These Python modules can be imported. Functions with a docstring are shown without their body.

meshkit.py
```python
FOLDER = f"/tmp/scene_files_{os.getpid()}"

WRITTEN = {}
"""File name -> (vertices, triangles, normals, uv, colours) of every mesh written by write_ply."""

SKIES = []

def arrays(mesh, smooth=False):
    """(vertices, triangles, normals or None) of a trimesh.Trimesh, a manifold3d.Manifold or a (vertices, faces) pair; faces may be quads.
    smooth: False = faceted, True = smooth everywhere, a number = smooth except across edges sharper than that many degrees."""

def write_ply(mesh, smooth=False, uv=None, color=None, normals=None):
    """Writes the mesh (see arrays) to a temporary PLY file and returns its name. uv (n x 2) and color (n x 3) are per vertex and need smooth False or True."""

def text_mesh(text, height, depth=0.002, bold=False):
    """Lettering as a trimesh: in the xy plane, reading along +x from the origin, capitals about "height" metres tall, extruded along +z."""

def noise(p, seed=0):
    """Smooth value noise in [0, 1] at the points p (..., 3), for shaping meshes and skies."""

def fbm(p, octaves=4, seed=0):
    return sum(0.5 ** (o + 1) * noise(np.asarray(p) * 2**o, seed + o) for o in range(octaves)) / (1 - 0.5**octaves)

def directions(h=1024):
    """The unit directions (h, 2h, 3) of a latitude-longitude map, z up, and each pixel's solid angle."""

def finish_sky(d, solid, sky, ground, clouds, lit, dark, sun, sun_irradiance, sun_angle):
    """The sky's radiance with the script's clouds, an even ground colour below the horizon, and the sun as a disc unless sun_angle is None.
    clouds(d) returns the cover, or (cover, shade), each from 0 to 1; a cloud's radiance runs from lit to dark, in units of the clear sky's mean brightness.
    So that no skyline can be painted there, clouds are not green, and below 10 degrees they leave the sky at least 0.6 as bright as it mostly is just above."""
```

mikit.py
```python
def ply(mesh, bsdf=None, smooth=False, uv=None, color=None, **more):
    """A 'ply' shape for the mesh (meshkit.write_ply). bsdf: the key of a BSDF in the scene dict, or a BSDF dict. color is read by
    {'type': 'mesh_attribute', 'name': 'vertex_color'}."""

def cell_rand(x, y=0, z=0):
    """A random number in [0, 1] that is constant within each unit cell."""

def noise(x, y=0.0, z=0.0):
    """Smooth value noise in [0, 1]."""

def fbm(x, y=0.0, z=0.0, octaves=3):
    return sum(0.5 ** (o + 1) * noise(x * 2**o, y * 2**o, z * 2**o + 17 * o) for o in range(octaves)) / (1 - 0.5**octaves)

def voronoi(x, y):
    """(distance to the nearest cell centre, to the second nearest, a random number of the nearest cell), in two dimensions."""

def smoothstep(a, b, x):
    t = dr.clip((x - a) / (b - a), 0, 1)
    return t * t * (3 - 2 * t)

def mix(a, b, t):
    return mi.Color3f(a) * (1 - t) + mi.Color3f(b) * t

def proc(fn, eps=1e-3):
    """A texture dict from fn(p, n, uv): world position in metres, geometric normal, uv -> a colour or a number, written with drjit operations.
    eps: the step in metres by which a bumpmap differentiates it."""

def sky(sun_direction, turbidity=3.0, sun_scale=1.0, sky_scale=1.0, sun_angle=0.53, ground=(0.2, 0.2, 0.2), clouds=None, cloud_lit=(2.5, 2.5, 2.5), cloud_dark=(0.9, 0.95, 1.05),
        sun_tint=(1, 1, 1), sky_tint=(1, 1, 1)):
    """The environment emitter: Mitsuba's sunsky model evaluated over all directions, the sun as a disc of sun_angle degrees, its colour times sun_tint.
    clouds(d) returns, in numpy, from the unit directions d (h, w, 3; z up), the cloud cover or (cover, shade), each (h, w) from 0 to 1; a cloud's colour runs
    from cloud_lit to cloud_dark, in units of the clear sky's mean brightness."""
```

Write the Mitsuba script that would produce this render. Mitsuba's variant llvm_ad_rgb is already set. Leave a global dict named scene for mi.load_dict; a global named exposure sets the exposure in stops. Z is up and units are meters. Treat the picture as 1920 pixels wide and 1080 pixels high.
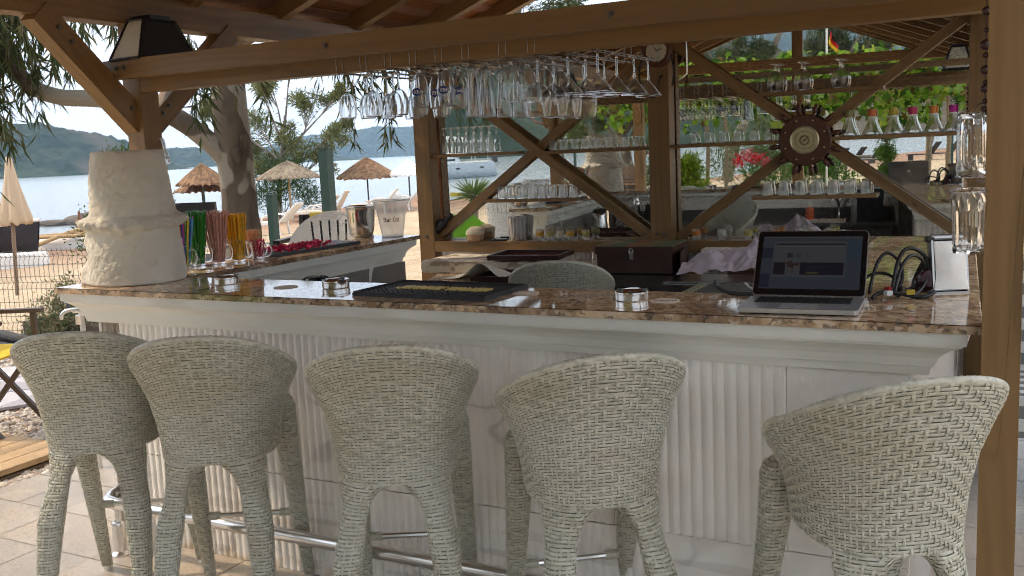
import math, random
import numpy as np, trimesh, drjit as dr, mitsuba as mi, mikit, meshkit
from mikit import noise, fbm, voronoi, cell_rand, smoothstep, mix
from shapely.geometry import Polygon, Point, LineString

# ------------------------------------------------------------------ camera, sky, exposure
T = mi.ScalarTransform4f
CAM = np.array([3.7197, -2.7310, 1.6238])
YAW, PITCH, ROLL = -0.4941, -0.1416, -0.0448
_f = np.array([math.sin(YAW) * math.cos(PITCH), math.cos(YAW) * math.cos(PITCH), math.sin(PITCH)])
_r = np.array([math.cos(YAW), -math.sin(YAW), 0.0])
_u = np.cross(_r, _f)
_up = -_r * math.sin(ROLL) + _u * math.cos(ROLL)
exposure = 3.08
SUN = np.array([-0.92, -0.39, 1.24])


def cloud_cover(d):
    q = d / np.maximum(d[..., 2:3] + 0.25, 0.08)
    n = meshkit.fbm(q * 1.3 + 7.3, 5, 3)
    c = np.clip((n - 0.33) * 3.2, 0, 1)
    return 0.62 + 0.36 * c, 0.15 * meshkit.fbm(q * 2.0 + 3.0, 3, 9)


scene = {
    'camera': {'type': 'perspective', 'fov': 55.64, 'fov_axis': 'x', 'near_clip': 0.05, 'far_clip': 9000.0,
               'to_world': T().look_at(origin=CAM.tolist(), target=(CAM + _f).tolist(), up=_up.tolist())},
    'sky_light': mikit.sky(SUN, turbidity=3, sun_scale=0.25, sky_scale=1.0, sun_angle=2.2, clouds=cloud_cover,
                           cloud_lit=(2.3, 2.3, 2.3), cloud_dark=(1.3, 1.35, 1.42), sun_tint=(1.0, 0.96, 0.90), sky_tint=(1.04, 1.0, 0.94)),
}
labels = {}
rng = np.random.default_rng(11)
random.seed(5)
V = lambda *a: np.array(a, float)


# ------------------------------------------------------------------ helpers
def key_for(name, parent=None):
    k = (parent + '__' + name) if parent else name
    if k not in scene and k not in labels:
        return k
    i = 1
    while f'{k}_{i:03d}' in scene or f'{k}_{i:03d}' in labels:
        i += 1
    return f'{k}_{i:03d}'


def tag(key, label=None, cat=None, group=None, kind=None):
    d = labels.setdefault(key, {})
    for a, b in (('label', label), ('category', cat), ('group', group), ('kind', kind)):
        if b:
            d[a] = b
    return key


def thing(name, label, cat, group=None):
    k = key_for(name)
    labels[k] = {}
    return tag(k, label, cat, group)


def put(name, mesh, bsdf, parent=None, smooth=False, to_world=None, **kw):
    k = key_for(name, parent)
    extra = {'to_world': to_world} if to_world is not None else {}
    if isinstance(mesh, dict):
        scene[k] = {**mesh, **extra}
    else:
        if isinstance(mesh, tuple):
            kw.setdefault('uv', mesh[1])
            mesh = mesh[0]
        scene[k] = mikit.ply(mesh, bsdf, smooth, **kw, **extra)
    return k


def one(name, mesh, bsdf, label, cat, group=None, kind=None, smooth=False, **kw):
    k = put(name, mesh, bsdf, None, smooth, **kw)
    return tag(k, label, cat, group, kind)


def struct(name, mesh, bsdf, label=None, smooth=False, kind='structure', **kw):
    k = put(name, mesh, bsdf, None, smooth, **kw)
    return tag(k, label, None, None, kind)


def B(key, d):
    scene[key] = d
    return key


def two(d):
    return {'type': 'twosided', 'bsdf': d}


def rgb(c):
    return {'type': 'rgb', 'value': [float(x) for x in c]}


_cols = {}


def C(r, g, b, rough=0.5, metal=0.0, spec=0.5, coat=0.0):
    """a plain colour; equal ones are shared"""
    q = (round(r, 3), round(g, 3), round(b, 3), rough, metal, spec, coat)
    if q not in _cols:
        _cols[q] = B(f'plain_{len(_cols)}', two({'type': 'principled', 'base_color': rgb(q[:3]), 'roughness': rough, 'metallic': metal, 'specular': spec, 'clearcoat': coat, 'clearcoat_gloss': 0.9}))
    return _cols[q]


def cat(meshes):
    return trimesh.util.concatenate([m[0] if isinstance(m, tuple) else m for m in meshes])


def catuv(ms):
    return cat(ms), np.vstack([m[1] for m in ms])


_sg = np.array([[x, y, z] for x in (-1, 1) for y in (-1, 1) for z in (-1, 1)], float)
_unit = np.vstack([_sg * 1 - np.eye(3)[k] * _sg * 0.1 for k in range(3)])      # 24 corners, axis k pulled in
_hull = trimesh.convex.convex_hull(_unit)
_order = [int(np.argmin(np.linalg.norm(_hull.vertices - v, axis=1))) for v in _unit]
_inv = np.empty(24, int)
for _a, _b in enumerate(_order):
    _inv[_b] = _a
_boxf = _inv[np.asarray(_hull.faces)]
_boxk = np.repeat(np.arange(3), 8)


def cbox(size, ch=0.003):
    """chamfered box about the origin: vertices and faces"""
    h = np.asarray(size, float) / 2
    ch = min(ch, h.min() * 0.45)
    v = np.vstack([_sg * h] * 3)
    pull = np.zeros((24, 3))
    for i in range(24):
        for k in range(3):
            if k != _boxk[i]:
                pass
        pull[i, _boxk[i]] = 1
    v = v - np.vstack([_sg] * 3) * pull * ch
    return trimesh.Trimesh(v, _boxf, process=False)


def frame(d, up=(0, 0, 1)):
    x = np.asarray(d, float)
    x = x / np.linalg.norm(x)
    up = np.asarray(up, float)
    if abs(x @ up) > 0.98 * np.linalg.norm(up):
        up = V(0, 1, 0) if abs(x[1]) < 0.9 else V(1, 0, 0)
    y = np.cross(up, x)
    y /= np.linalg.norm(y)
    return np.array([x, y, np.cross(x, y)])


def bar(p0, p1, w, h, up=(0, 0, 1), ch=0.004):
    """a timber from p0 to p1, w across (level), h along up: (mesh, uv along the grain)"""
    p0, p1 = np.asarray(p0, float), np.asarray(p1, float)
    L = np.linalg.norm(p1 - p0)
    m = cbox((L, w, h), ch)
    v = np.array(m.vertices)
    o = rng.uniform(0, 50, 2)
    uv = np.stack([v[:, 0] + o[0], v[:, 1] + v[:, 2] + o[1]], 1)
    R = frame(p1 - p0, up)
    m.vertices = v @ R + (p0 + p1) / 2
    return m, uv


def box(c, size, rot=0.0, ch=0.003):
    m = cbox(size, ch)
    if rot:
        m.apply_transform(trimesh.transformations.rotation_matrix(rot, [0, 0, 1]))
    m.apply_translation(c)
    return m


def boxuv(c, size, rot=0.0, ch=0.003, along=0):
    m = cbox(size, ch)
    v = np.array(m.vertices)
    o = rng.uniform(0, 50, 2)
    oth = [k for k in range(3) if k != along]
    uv = np.stack([v[:, along] + o[0], v[:, oth[0]] + v[:, oth[1]] + o[1]], 1)
    if rot:
        m.apply_transform(trimesh.transformations.rotation_matrix(rot, [0, 0, 1]))
    m.apply_translation(c)
    return m, uv


def grid_mesh(P, wrap=False, flip=False):
    """P (n, m, 3) -> quads; wrap closes the second index"""
    n, m = P.shape[:2]
    i, j = np.meshgrid(np.arange(n - 1), np.arange(m if wrap else m - 1), indexing='ij')
    a, b = i * m + j, i * m + (j + 1) % m
    c, d = a + m, b + m
    f = np.concatenate([np.stack([a, b, d], -1).reshape(-1, 3), np.stack([a, d, c], -1).reshape(-1, 3)])
    if flip:
        f = f[:, ::-1]
    return trimesh.Trimesh(P.reshape(-1, 3), f, process=False)


def lathe(prof, n=24, flip=False):
    """prof: (r, z) from bottom to top, outside facing out"""
    p = np.asarray(prof, float)
    a = np.arange(n) / n * 2 * np.pi
    P = np.stack([p[:, 0:1] * np.cos(a), p[:, 0:1] * np.sin(a), np.repeat(p[:, 1:2], n, 1)], -1)
    return grid_mesh(P, True, flip)


def tube(pts, r, n=8, cap=True):
    pts = np.asarray(pts, float)
    r = np.broadcast_to(np.asarray(r, float), len(pts))
    t = np.gradient(pts, axis=0)
    t /= np.linalg.norm(t, axis=1, keepdims=True) + 1e-12
    up = V(0, 0, 1) if abs(t[0, 2]) < 0.9 else V(1, 0, 0)
    rings = []
    x = np.cross(t[0], up)
    for k in range(len(pts)):
        x = x - t[k] * (x @ t[k])
        x /= np.linalg.norm(x) + 1e-12
        y = np.cross(t[k], x)
        a = np.arange(n) / n * 2 * np.pi
        rings.append(pts[k] + r[k] * (np.cos(a)[:, None] * x + np.sin(a)[:, None] * y))
    P = np.array(rings)
    if cap:
        P = np.concatenate([np.repeat(pts[:1, None], n, 1), P, np.repeat(pts[-1:, None], n, 1)])
    return grid_mesh(P, True)


def spline(pts, n=24):
    from scipy.interpolate import CubicSpline
    pts = np.asarray(pts, float)
    s = np.r_[0, np.cumsum(np.linalg.norm(np.diff(pts, axis=0), axis=1))]
    return CubicSpline(s, pts)(np.linspace(0, s[-1], n))


def cyl(p0, p1, r, n=10, r1=None):
    return tube([p0, p1], [r, r if r1 is None else r1], n)


def at(m, loc=(0, 0, 0), rz=0.0, s=1.0, rx=0.0, ry=0.0):
    m = m.copy()
    tf = trimesh.transformations
    M = tf.translation_matrix(loc) @ tf.rotation_matrix(rz, [0, 0, 1]) @ tf.rotation_matrix(ry, [0, 1, 0]) @ tf.rotation_matrix(rx, [1, 0, 0]) @ np.diag([s, s, s, 1.0])
    m.apply_transform(M)
    return m


def TW(loc, rz=0.0, s=1.0):
    return T().translate(list(map(float, loc))).rotate([0, 0, 1], math.degrees(rz)).scale(s)


def loft(levels):
    """levels: (z, x0, x1, y0, y1) from bottom to top -> closed solid"""
    P = np.array([[[x0, y0, z], [x1, y0, z], [x1, y1, z], [x0, y1, z]] for z, x0, x1, y0, y1 in levels])
    m = grid_mesh(P, True)
    n = len(levels)
    f = np.vstack([m.faces, [[0, 2, 1], [0, 3, 2]], [[4 * n - 4, 4 * n - 3, 4 * n - 2], [4 * n - 4, 4 * n - 2, 4 * n - 1]]])
    return trimesh.Trimesh(m.vertices, f, process=False)


def smooth_normals_split(m):
    return m


# ------------------------------------------------------------------ materials
def P_(fn, eps=1e-3):
    return mikit.proc(fn, eps)


def principled(col, rough=0.5, **k):
    return {'type': 'principled', 'base_color': col, 'roughness': rough, **k}


def wood_fn(a, b, c, knots=True):
    def fn(p, n, uv):
        u, v = uv.x, uv.y
        wob = noise(u * 1.1, v * 6.0, 3.0) * 2.2
        g = fbm(u * 2.2, v * 42.0 + wob * 3, 1.0, 3)
        ring = 0.5 + 0.5 * dr.sin(v * 150.0 + wob * 7.0 + noise(u * .7, v * 5.0) * 9.0)
        tone = noise(u * 0.5 + 11.0, v * 4.0)
        c0 = mix(a, b, dr.clip(0.55 * g + 0.35 * ring * ring, 0, 1))
        c0 = mix(c0, c, 0.55 * smoothstep(0.45, 0.95, tone))
        kx, ky = u * 1.6, v * 7.0
        cx, cy = dr.floor(kx), dr.floor(ky)
        dx, dy = (kx - cx - .5) / 1.6, (ky - cy - .5) / 7.0
        kd = dr.sqrt(dx * dx * .35 + dy * dy) + 1.0 * dr.select(cell_rand(cx, cy, 4.0) > 0.09, 1.0, 0.0)
        crack = (1 - smoothstep(0.0, 0.010, dr.abs(noise(u * 0.55 + 3.0, v * 19.0, 5.0) - 0.5))) * smoothstep(0.55, 0.75, noise(u * 1.3, v * 9.0, 8.0))
        c0 = mix(c0, tuple(q * 0.25 for q in c), 0.85 * crack)
        c0 = mix(c0, tuple(q * 0.62 for q in c), 0.5 * smoothstep(0.55, 0.8, fbm(u * 1.4 + 5.0, v * 9.0, 2.0, 3)))
        return mix(c0, tuple(q * 0.40 for q in c), 0.65 * (1 - smoothstep(0.006, 0.014, kd)))
    return fn


wood_f = wood_fn((0.255, 0.150, 0.060), (0.19, 0.105, 0.038), (0.145, 0.078, 0.028))
B('wood', two({'type': 'bumpmap', 'scale': 0.0006, 'arbitrary': P_(lambda p, n, uv: fbm(uv.x * 3.0, uv.y * 160.0, 2.0, 2)), 'bsdf': principled(P_(wood_f), 0.42, specular=0.45)}))
board_f = wood_fn((0.25, 0.105, 0.040), (0.18, 0.068, 0.024), (0.135, 0.052, 0.020))
B('board_wood', two(principled(P_(board_f), 0.5)))
deck_f = wood_fn((0.52, 0.36, 0.20), (0.42, 0.27, 0.13), (0.36, 0.24, 0.13))
B('deck_wood', two(principled(P_(deck_f), 0.6)))


def granite_f(p, n, uv):
    x, y, z = p.x, p.y, p.z
    a = fbm(x * 28.0, y * 28.0, z * 28.0, 3)
    b_ = fbm(x * 9.0 + 5.0, y * 9.0, z * 9.0, 2)
    f, s, w = voronoi(x * 75.0 + a * 1.5, (y + z) * 75.0 + a * 1.5)
    base = mix((0.30, 0.185, 0.10), (0.56, 0.40, 0.25), smoothstep(0.3, 0.7, a))
    base = mix(base, (0.62, 0.50, 0.38), 0.7 * smoothstep(0.72, 0.9, w))
    base = mix(base, (0.16, 0.09, 0.06), 0.55 * smoothstep(0.52, 0.7, b_))
    spot = smoothstep(0.50, 0.62, fbm(x * 70.0, y * 70.0 + 9.0, z * 70.0, 2))
    return mix(base, (0.045, 0.032, 0.026), 0.75 * spot * smoothstep(0.35, 0.6, w))


B('granite', two(principled(P_(granite_f), 0.045, specular=0.95, clearcoat=1.0, clearcoat_gloss=0.99)))


def white_f(p, n, uv):
    d = fbm(p.x * 3.0, p.y * 3.0, p.z * 14.0, 3)
    return mix((0.80, 0.785, 0.715), (0.70, 0.675, 0.60), smoothstep(0.45, 0.8, d))


B('white_paint', two(principled(P_(white_f), 0.38, specular=0.5)))


def marble_f(p, n, uv):
    x, y, z = p.x + p.y * .8, p.y, p.z
    w1 = fbm(x * 2.3, y, z * 2.3, 4)
    w2 = fbm(x * 2.3 + 31.0, y, z * 2.3 + 7.0, 4)
    vein = 1 - smoothstep(0.0, 0.034, dr.abs(fbm(x * 1.7 + w1 * 1.6, 3.0, z * 1.7 + w2 * 1.6, 3) - 0.5))
    msk = smoothstep(0.44, 0.60, noise(x * 1.9 + 5.0, 2.0, z * 1.6 + 8.0))
    c0 = mix((0.86, 0.825, 0.77), (0.74, 0.70, 0.645), smoothstep(0.35, 0.72, w1))
    c0 = mix(c0, (0.62, 0.52, 0.43), 0.4 * smoothstep(0.55, 0.75, w2))
    c0 = mix(c0, (0.33, 0.28, 0.25), 0.42 * vein * msk + 0.38 * smoothstep(0.52, 0.72, w1) * smoothstep(2.0, 2.9, p.x) * smoothstep(.45, .6, w2))
    low = (1 - smoothstep(0.0, 0.035 + 0.09 * noise(x * 3.0, 1.0), z)) * smoothstep(0.3, 0.6, noise(x * 9.0, z * 9.0))
    scuff = smoothstep(0.66, 0.74, noise(x * 7.0, 4.0, z * 26.0)) * (1 - smoothstep(0.15, 0.5, z))
    c0 = mix(c0, (0.34, 0.30, 0.26), 0.35 * scuff)
    return mix(c0, (0.50, 0.34, 0.16), 0.6 * low)


B('marble', two(principled(P_(marble_f), 0.32, specular=0.5)))


def wick_f(p, n, uv):
    t = fbm(p.x * 55.0, p.y * 55.0, p.z * 90.0, 2)
    q = noise(p.x * 6.0, p.y * 6.0, p.z * 6.0)
    c0 = mix((0.53, 0.515, 0.42), (0.385, 0.375, 0.295), smoothstep(0.3, 0.75, t))
    c0 = mix(c0, (0.53, 0.525, 0.46), 0.5 * smoothstep(.4, .8, q))
    c0 = mix(c0, (0.40, 0.345, 0.25), 0.45 * smoothstep(.48, .72, fbm(p.x * 3.3 + 7.0, p.y * 3.3, p.z * 5.0, 3)))
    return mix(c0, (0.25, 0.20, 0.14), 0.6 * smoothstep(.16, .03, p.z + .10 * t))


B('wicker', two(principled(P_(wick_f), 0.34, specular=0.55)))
B('wicker_core', two(principled(rgb((0.17, 0.17, 0.135)), 0.7)))


def plaster_f(p, n, uv):
    a = fbm(p.x * 14.0, p.y * 14.0, p.z * 14.0, 4)
    s = fbm(p.x * 5.0, p.y * 5.0, p.z * 3.0, 3)
    c0 = mix((0.69, 0.65, 0.555), (0.55, 0.505, 0.415), smoothstep(0.4, 0.75, s))
    return mix(c0, (0.50, 0.43, 0.33), 0.4 * smoothstep(0.6, 0.8, a))


B('plaster', two({'type': 'bumpmap', 'scale': 0.012, 'arbitrary': P_(lambda p, n, uv: fbm(p.x * 55.0, p.y * 55.0, p.z * 55.0, 4), .002), 'bsdf': principled(P_(plaster_f), 0.85, specular=0.2)}))
B('chrome', {'type': 'roughconductor', 'material': 'Cr', 'alpha': 0.06})
B('steel', {'type': 'roughconductor', 'material': 'Cr', 'alpha': 0.16, 'specular_reflectance': rgb((1.15, 1.13, 1.1))})
scene['chrome'] = two(scene['chrome'])
scene['steel'] = two(principled(rgb((0.78, 0.77, 0.76)), 0.22, metallic=1.0))
scene['chrome'] = two(principled(rgb((0.80, 0.79, 0.78)), 0.09, metallic=1.0))
B('mirror_glass', two({'type': 'conductor', 'material': 'none', 'specular_reflectance': rgb((0.80, 0.82, 0.79))}))
B('cloudy_plastic', {'type': 'blendbsdf', 'weight': 0.42, 'a': {'type': 'thindielectric', 'int_ior': 1.4}, 'b': two({'type': 'diffuse', 'reflectance': rgb((.72, .74, .75))})})
B('thin_glass', {'type': 'thindielectric', 'int_ior': 1.3})
B('solid_glass', {'type': 'dielectric', 'int_ior': 1.5})
VC = {'type': 'mesh_attribute', 'name': 'vertex_color'}
B('painted', two(principled(VC, 0.5)))
B('painted_gloss', two(principled(VC, 0.22, specular=0.55, clearcoat=0.5)))
B('leafy', two(principled(VC, 0.55, specular=0.3)))
B('leaf_thin', {'type': 'principledthin', 'base_color': VC, 'roughness': 0.5, 'diff_trans': 0.7, 'spec_trans': 0.0})


def cc(mesh, c):
    """an even vertex colour"""
    return np.tile(np.asarray(c, float), (len(mesh.vertices), 1))


def many(pairs):
    """(mesh, colour) pairs -> mesh and vertex colours"""
    return cat([m for m, _ in pairs]), np.vstack([cc(m, c) if np.ndim(c) == 1 else c for m, c in pairs])

# ------------------------------------------------------------------ the pavilion
WY = lambda x: 3.4847 + 0.0596 * (x - 1.8)          # the mirror wall's line (y of the glass at x)
WROT = math.atan(0.0596)
PAV = thing('bar_pavilion', 'open timber bar pavilion with gabled board roof, cross-braced mirror wall and glass rack beam', 'pavilion')


def wall(x, off, z):
    """a point off metres in front of the mirror plane"""
    return V(x, WY(x) - off, z)


def timber(name, p0, p1, w, h, up=(0, 0, 1), m='wood', ch=0.005):
    return put(name, bar(p0, p1, w, h, up, ch), m, PAV)


RIDGE_X, PLATE_Z, SLOPE = 1.72, 2.30, 0.375
XL, XR = -0.20, 3.66
Y0, Y1 = -3.45, 3.72
# posts: left front, right front, the three of the mirror wall, the front row behind the stools
timber('post', (-0.12, 0.68, -0.02), (-0.12, 0.68, PLATE_Z), 0.11, 0.11, (0, 1, 0))
timber('post', (3.664, 0.0, -0.02), (3.662, 0.0, PLATE_Z + .3), 0.088, 0.12, (0, 1, 0))
for x in (-0.185, 1.58, 3.455):
    w_ = {-0.185: 0.125, 1.58: 0.14, 3.455: 0.125}[x]
    timber('post', wall(x, 0.075, -0.02), wall(x, 0.075, 3.02 if x == 1.58 else PLATE_Z), w_, 0.11, (0, 1, 0))
for x, zt in ((-0.2, PLATE_Z), (1.86, 3.0), (3.86, PLATE_Z)):
    timber('post', (x, -3.1, -0.02), (x, -3.1, zt), 0.13, 0.13, (0, 1, 0))
# plates and tie beams
for x in (XL + .03, XR + .09):
    timber('plate', (x, Y0, PLATE_Z + 0.07), (x, Y1 - .1, PLATE_Z + 0.07), 0.12, 0.14)
timber('tie_beam', (-0.3, -3.1, 2.47), (3.95, -3.1, 2.47), 0.10, 0.12)
timber('tie_beam', (-0.065, 0.665, 2.012), (3.75, 0.64, 2.012), 0.075, 0.075)
timber('front_beam', (-0.165, 0.545, 2.077), (3.72, 0.40, 2.048), 0.07, 0.085)
timber('tie_beam', wall(-0.25, 0.10, 2.36), wall(3.6, 0.10, 2.36), 0.07, 0.1)
# knee braces in the side plane
timber('brace', (-0.145, 0.16, 2.315), (-0.145, 0.70, 1.79), 0.09, 0.115)
timber('brace', (-0.145, 1.33, 2.315), (-0.145, 0.74, 1.82), 0.09, 0.10)
timber('brace', (3.70, 0.55, 2.315), (3.70, 0.05, 1.83), 0.09, 0.10)
timber('brace', (-0.12, -2.55, 2.315), (-0.2, -3.06, 1.85), 0.09, 0.10)
# rafters and boards, both slopes
SL = math.hypot(1, SLOPE)


def roof_z(x):
    return PLATE_Z + 0.14 + SLOPE * ((x - XL) if x < RIDGE_X else (2 * RIDGE_X - XL - x))


XE0, XE1 = -0.46, 2 * RIDGE_X + 0.46
ys = [Y1 - .06, 3.15, 2.45, 1.75, 1.05, 0.35, -0.35, -1.05, -1.75, -2.45, -3.05, Y0 + .05]
for y in ys:
    for s in (0, 1):
        xa, xb = (XE0, RIDGE_X) if s == 0 else (XE1, RIDGE_X)
        za = PLATE_Z + .14 + SLOPE * (XE0 - XL)
        zb = roof_z(RIDGE_X - .001)
        timber('rafter', (xa, y, za), (xb, y, zb), 0.07, 0.10, (0, 0, 1))
timber('ridge_beam', (RIDGE_X, Y0, roof_z(RIDGE_X - .001) - .02), (RIDGE_X, Y1, roof_z(RIDGE_X - .001) - .02), 0.07, 0.16)
nb = 19
for s in (0, 1):
    for k in range(nb):
        x = XE0 + (k + .5) * (RIDGE_X - XE0) / nb
        z = roof_z(x) + 0.068
        if s:
            x = 2 * RIDGE_X - x
        w_ = (RIDGE_X - XE0) / nb * SL - 0.002
        up = V(-SLOPE if s == 0 else SLOPE, 0, 1)
        for ya, yb in ((Y0 - .05, 0.352), (0.356, Y1 + .05)):
            put('roof_board', bar((x, ya, z), (x, yb, z), w_, 0.02, up, .0012), 'board_wood', PAV)
for s in (0, 1):
    x0_, x1_ = XE0, RIDGE_X
    z0_, z1_ = roof_z(XE0) + .085, roof_z(RIDGE_X - .001) + .085
    if s:
        x0_, x1_ = 2 * RIDGE_X - x0_, 2 * RIDGE_X - x1_
    put('roof_felt', bar((x0_, (Y0 + Y1) / 2, z0_), (x1_, (Y0 + Y1) / 2, z1_), Y1 - Y0, .006, (0, 0, 1), .001)[0], C(.03, .03, .03, .9), PAV)
# clay roof tiles: rows of half-round tiles, at both gable ends each tile is its own, the field is one part
B('clay_tile', two(principled(P_(lambda p, n, uv: mix((0.30, 0.15, 0.10), (0.16, 0.085, 0.06), fbm(p.x * 4.0, p.y * 4.0, p.z * 4.0, 3))), 0.8)))


def half_tile(r, L, up=True):
    a = np.linspace(0, np.pi, 9) if up else np.linspace(np.pi, 2 * np.pi, 9)
    P = np.array([[[x, r * np.cos(t), r * np.sin(t)] for t in a] + [[x, (r - .012) * np.cos(t), (r - .012) * np.sin(t)] for t in a[::-1]] for x in (-L / 2, L / 2)])
    m = grid_mesh(P, True)
    k = 18
    ends = []
    for o, fl in ((0, 0), (k, 1)):
        for q in range(8):
            quad = [[o + q, o + q + 1, o + k - 2 - q], [o + q, o + k - 2 - q, o + k - 1 - q]]
            ends += [t[::-1] if fl else t for t in quad]
    return trimesh.Trimesh(m.vertices, np.vstack([m.faces, ends]), process=False)


tiles = []
th = math.atan(SLOPE)
for s in (0, 1):
    for k in range(13):
        d_ = 0.09 + k * 0.19
        for up, r, dz in ((False, 0.095, 0.155), (True, 0.085, 0.16)):
            dd = d_ + (0.095 if up else 0)
            x = XE0 + dd * math.cos(th)
            if x > RIDGE_X:
                continue
            z = roof_z(x) + dz - 0.01 - (0.0 if up else 0.0)
            for yi, (ya, yb) in enumerate(((Y0 - .22, Y0 + .25), (Y1 - .25, Y1 + .24), (Y0 + .24, Y1 - .24))):
                t = half_tile(r, yb - ya, up)
                m = t.copy()
                v = np.array(m.vertices)[:, [1, 0, 2]]
                v = np.stack([v[:, 0] * math.cos(th) - v[:, 2] * math.sin(th), v[:, 1], v[:, 0] * math.sin(th) + v[:, 2] * math.cos(th)], 1)
                v += V(x, (ya + yb) / 2, z)
                if s:
                    v[:, 0] = 2 * RIDGE_X - v[:, 0]
                m = trimesh.Trimesh(v, np.array(m.faces)[:, ::(-1 if not s else 1)], process=False)
                if yi < 2:
                    put('roof_tile', m, 'clay_tile', PAV)
                else:
                    tiles.append(m)
tag(put('tile_field', cat(tiles), 'clay_tile', PAV), kind='stuff')

# the mirror wall: glass, frame bars, X-braces, ledges
xa, xb = -0.12, 3.40
tilt = 0.006
mz0, mz1 = 0.955, 2.34
nrm = V(math.sin(-WROT), math.cos(WROT), 0)


def mirror_pane(x0, x1):
    m = box((0, 0, 0), ((x1 - x0) * math.hypot(1, .0596), 0.006, mz1 - mz0), 0, 0.0008)
    # the front face (towards -y) stands on the wall line and leans by the tilt
    m.apply_translation((0, 0.003, 0))
    m.apply_transform(trimesh.transformations.rotation_matrix(tilt, [1, 0, 0]))
    m.apply_transform(trimesh.transformations.rotation_matrix(WROT, [0, 0, 1]))
    zc = (mz0 + mz1) / 2
    xc = (x0 + x1) / 2
    m.apply_translation((xc, WY(xc) - 0.006 * (zc - 1.6), zc))
    return m


for k, (x0, x1) in enumerate(((xa, 1.512), (1.648, xb))):
    tag(put('mirror_pane', mirror_pane(x0, x1), 'mirror_glass', PAV))
put('back_board', boxuv((1.64, WY(1.64) + .035, 1.65), (3.7, .02, 1.5), WROT), 'board_wood', PAV)
timber('rail', wall(-0.122, 0.07, 0.947), wall(1.508, 0.07, 0.947), 0.13, 0.075)
timber('rail', wall(1.652, 0.07, 0.947), wall(3.39, 0.07, 0.947), 0.13, 0.075)


def xbrace(a, b, off, w=0.06, th_=0.045):
    n_ = V(0.0596, -1, 0)
    return put('cross_brace', bar(wall(a[0], off, a[1]), wall(b[0], off, b[1]), th_, w, np.cross(wall(b[0], off, b[1]) - wall(a[0], off, a[1]), n_)), 'wood', PAV)


xbrace((-0.115, 2.215), (1.505, 0.995), 0.073)
xbrace((-0.18, 0.99), (1.505, 2.225), 0.025)
xbrace((1.66, 2.255), (3.385, 1.0), 0.073)
xbrace((1.66, 0.995), (3.385, 2.28), 0.025)


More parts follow.
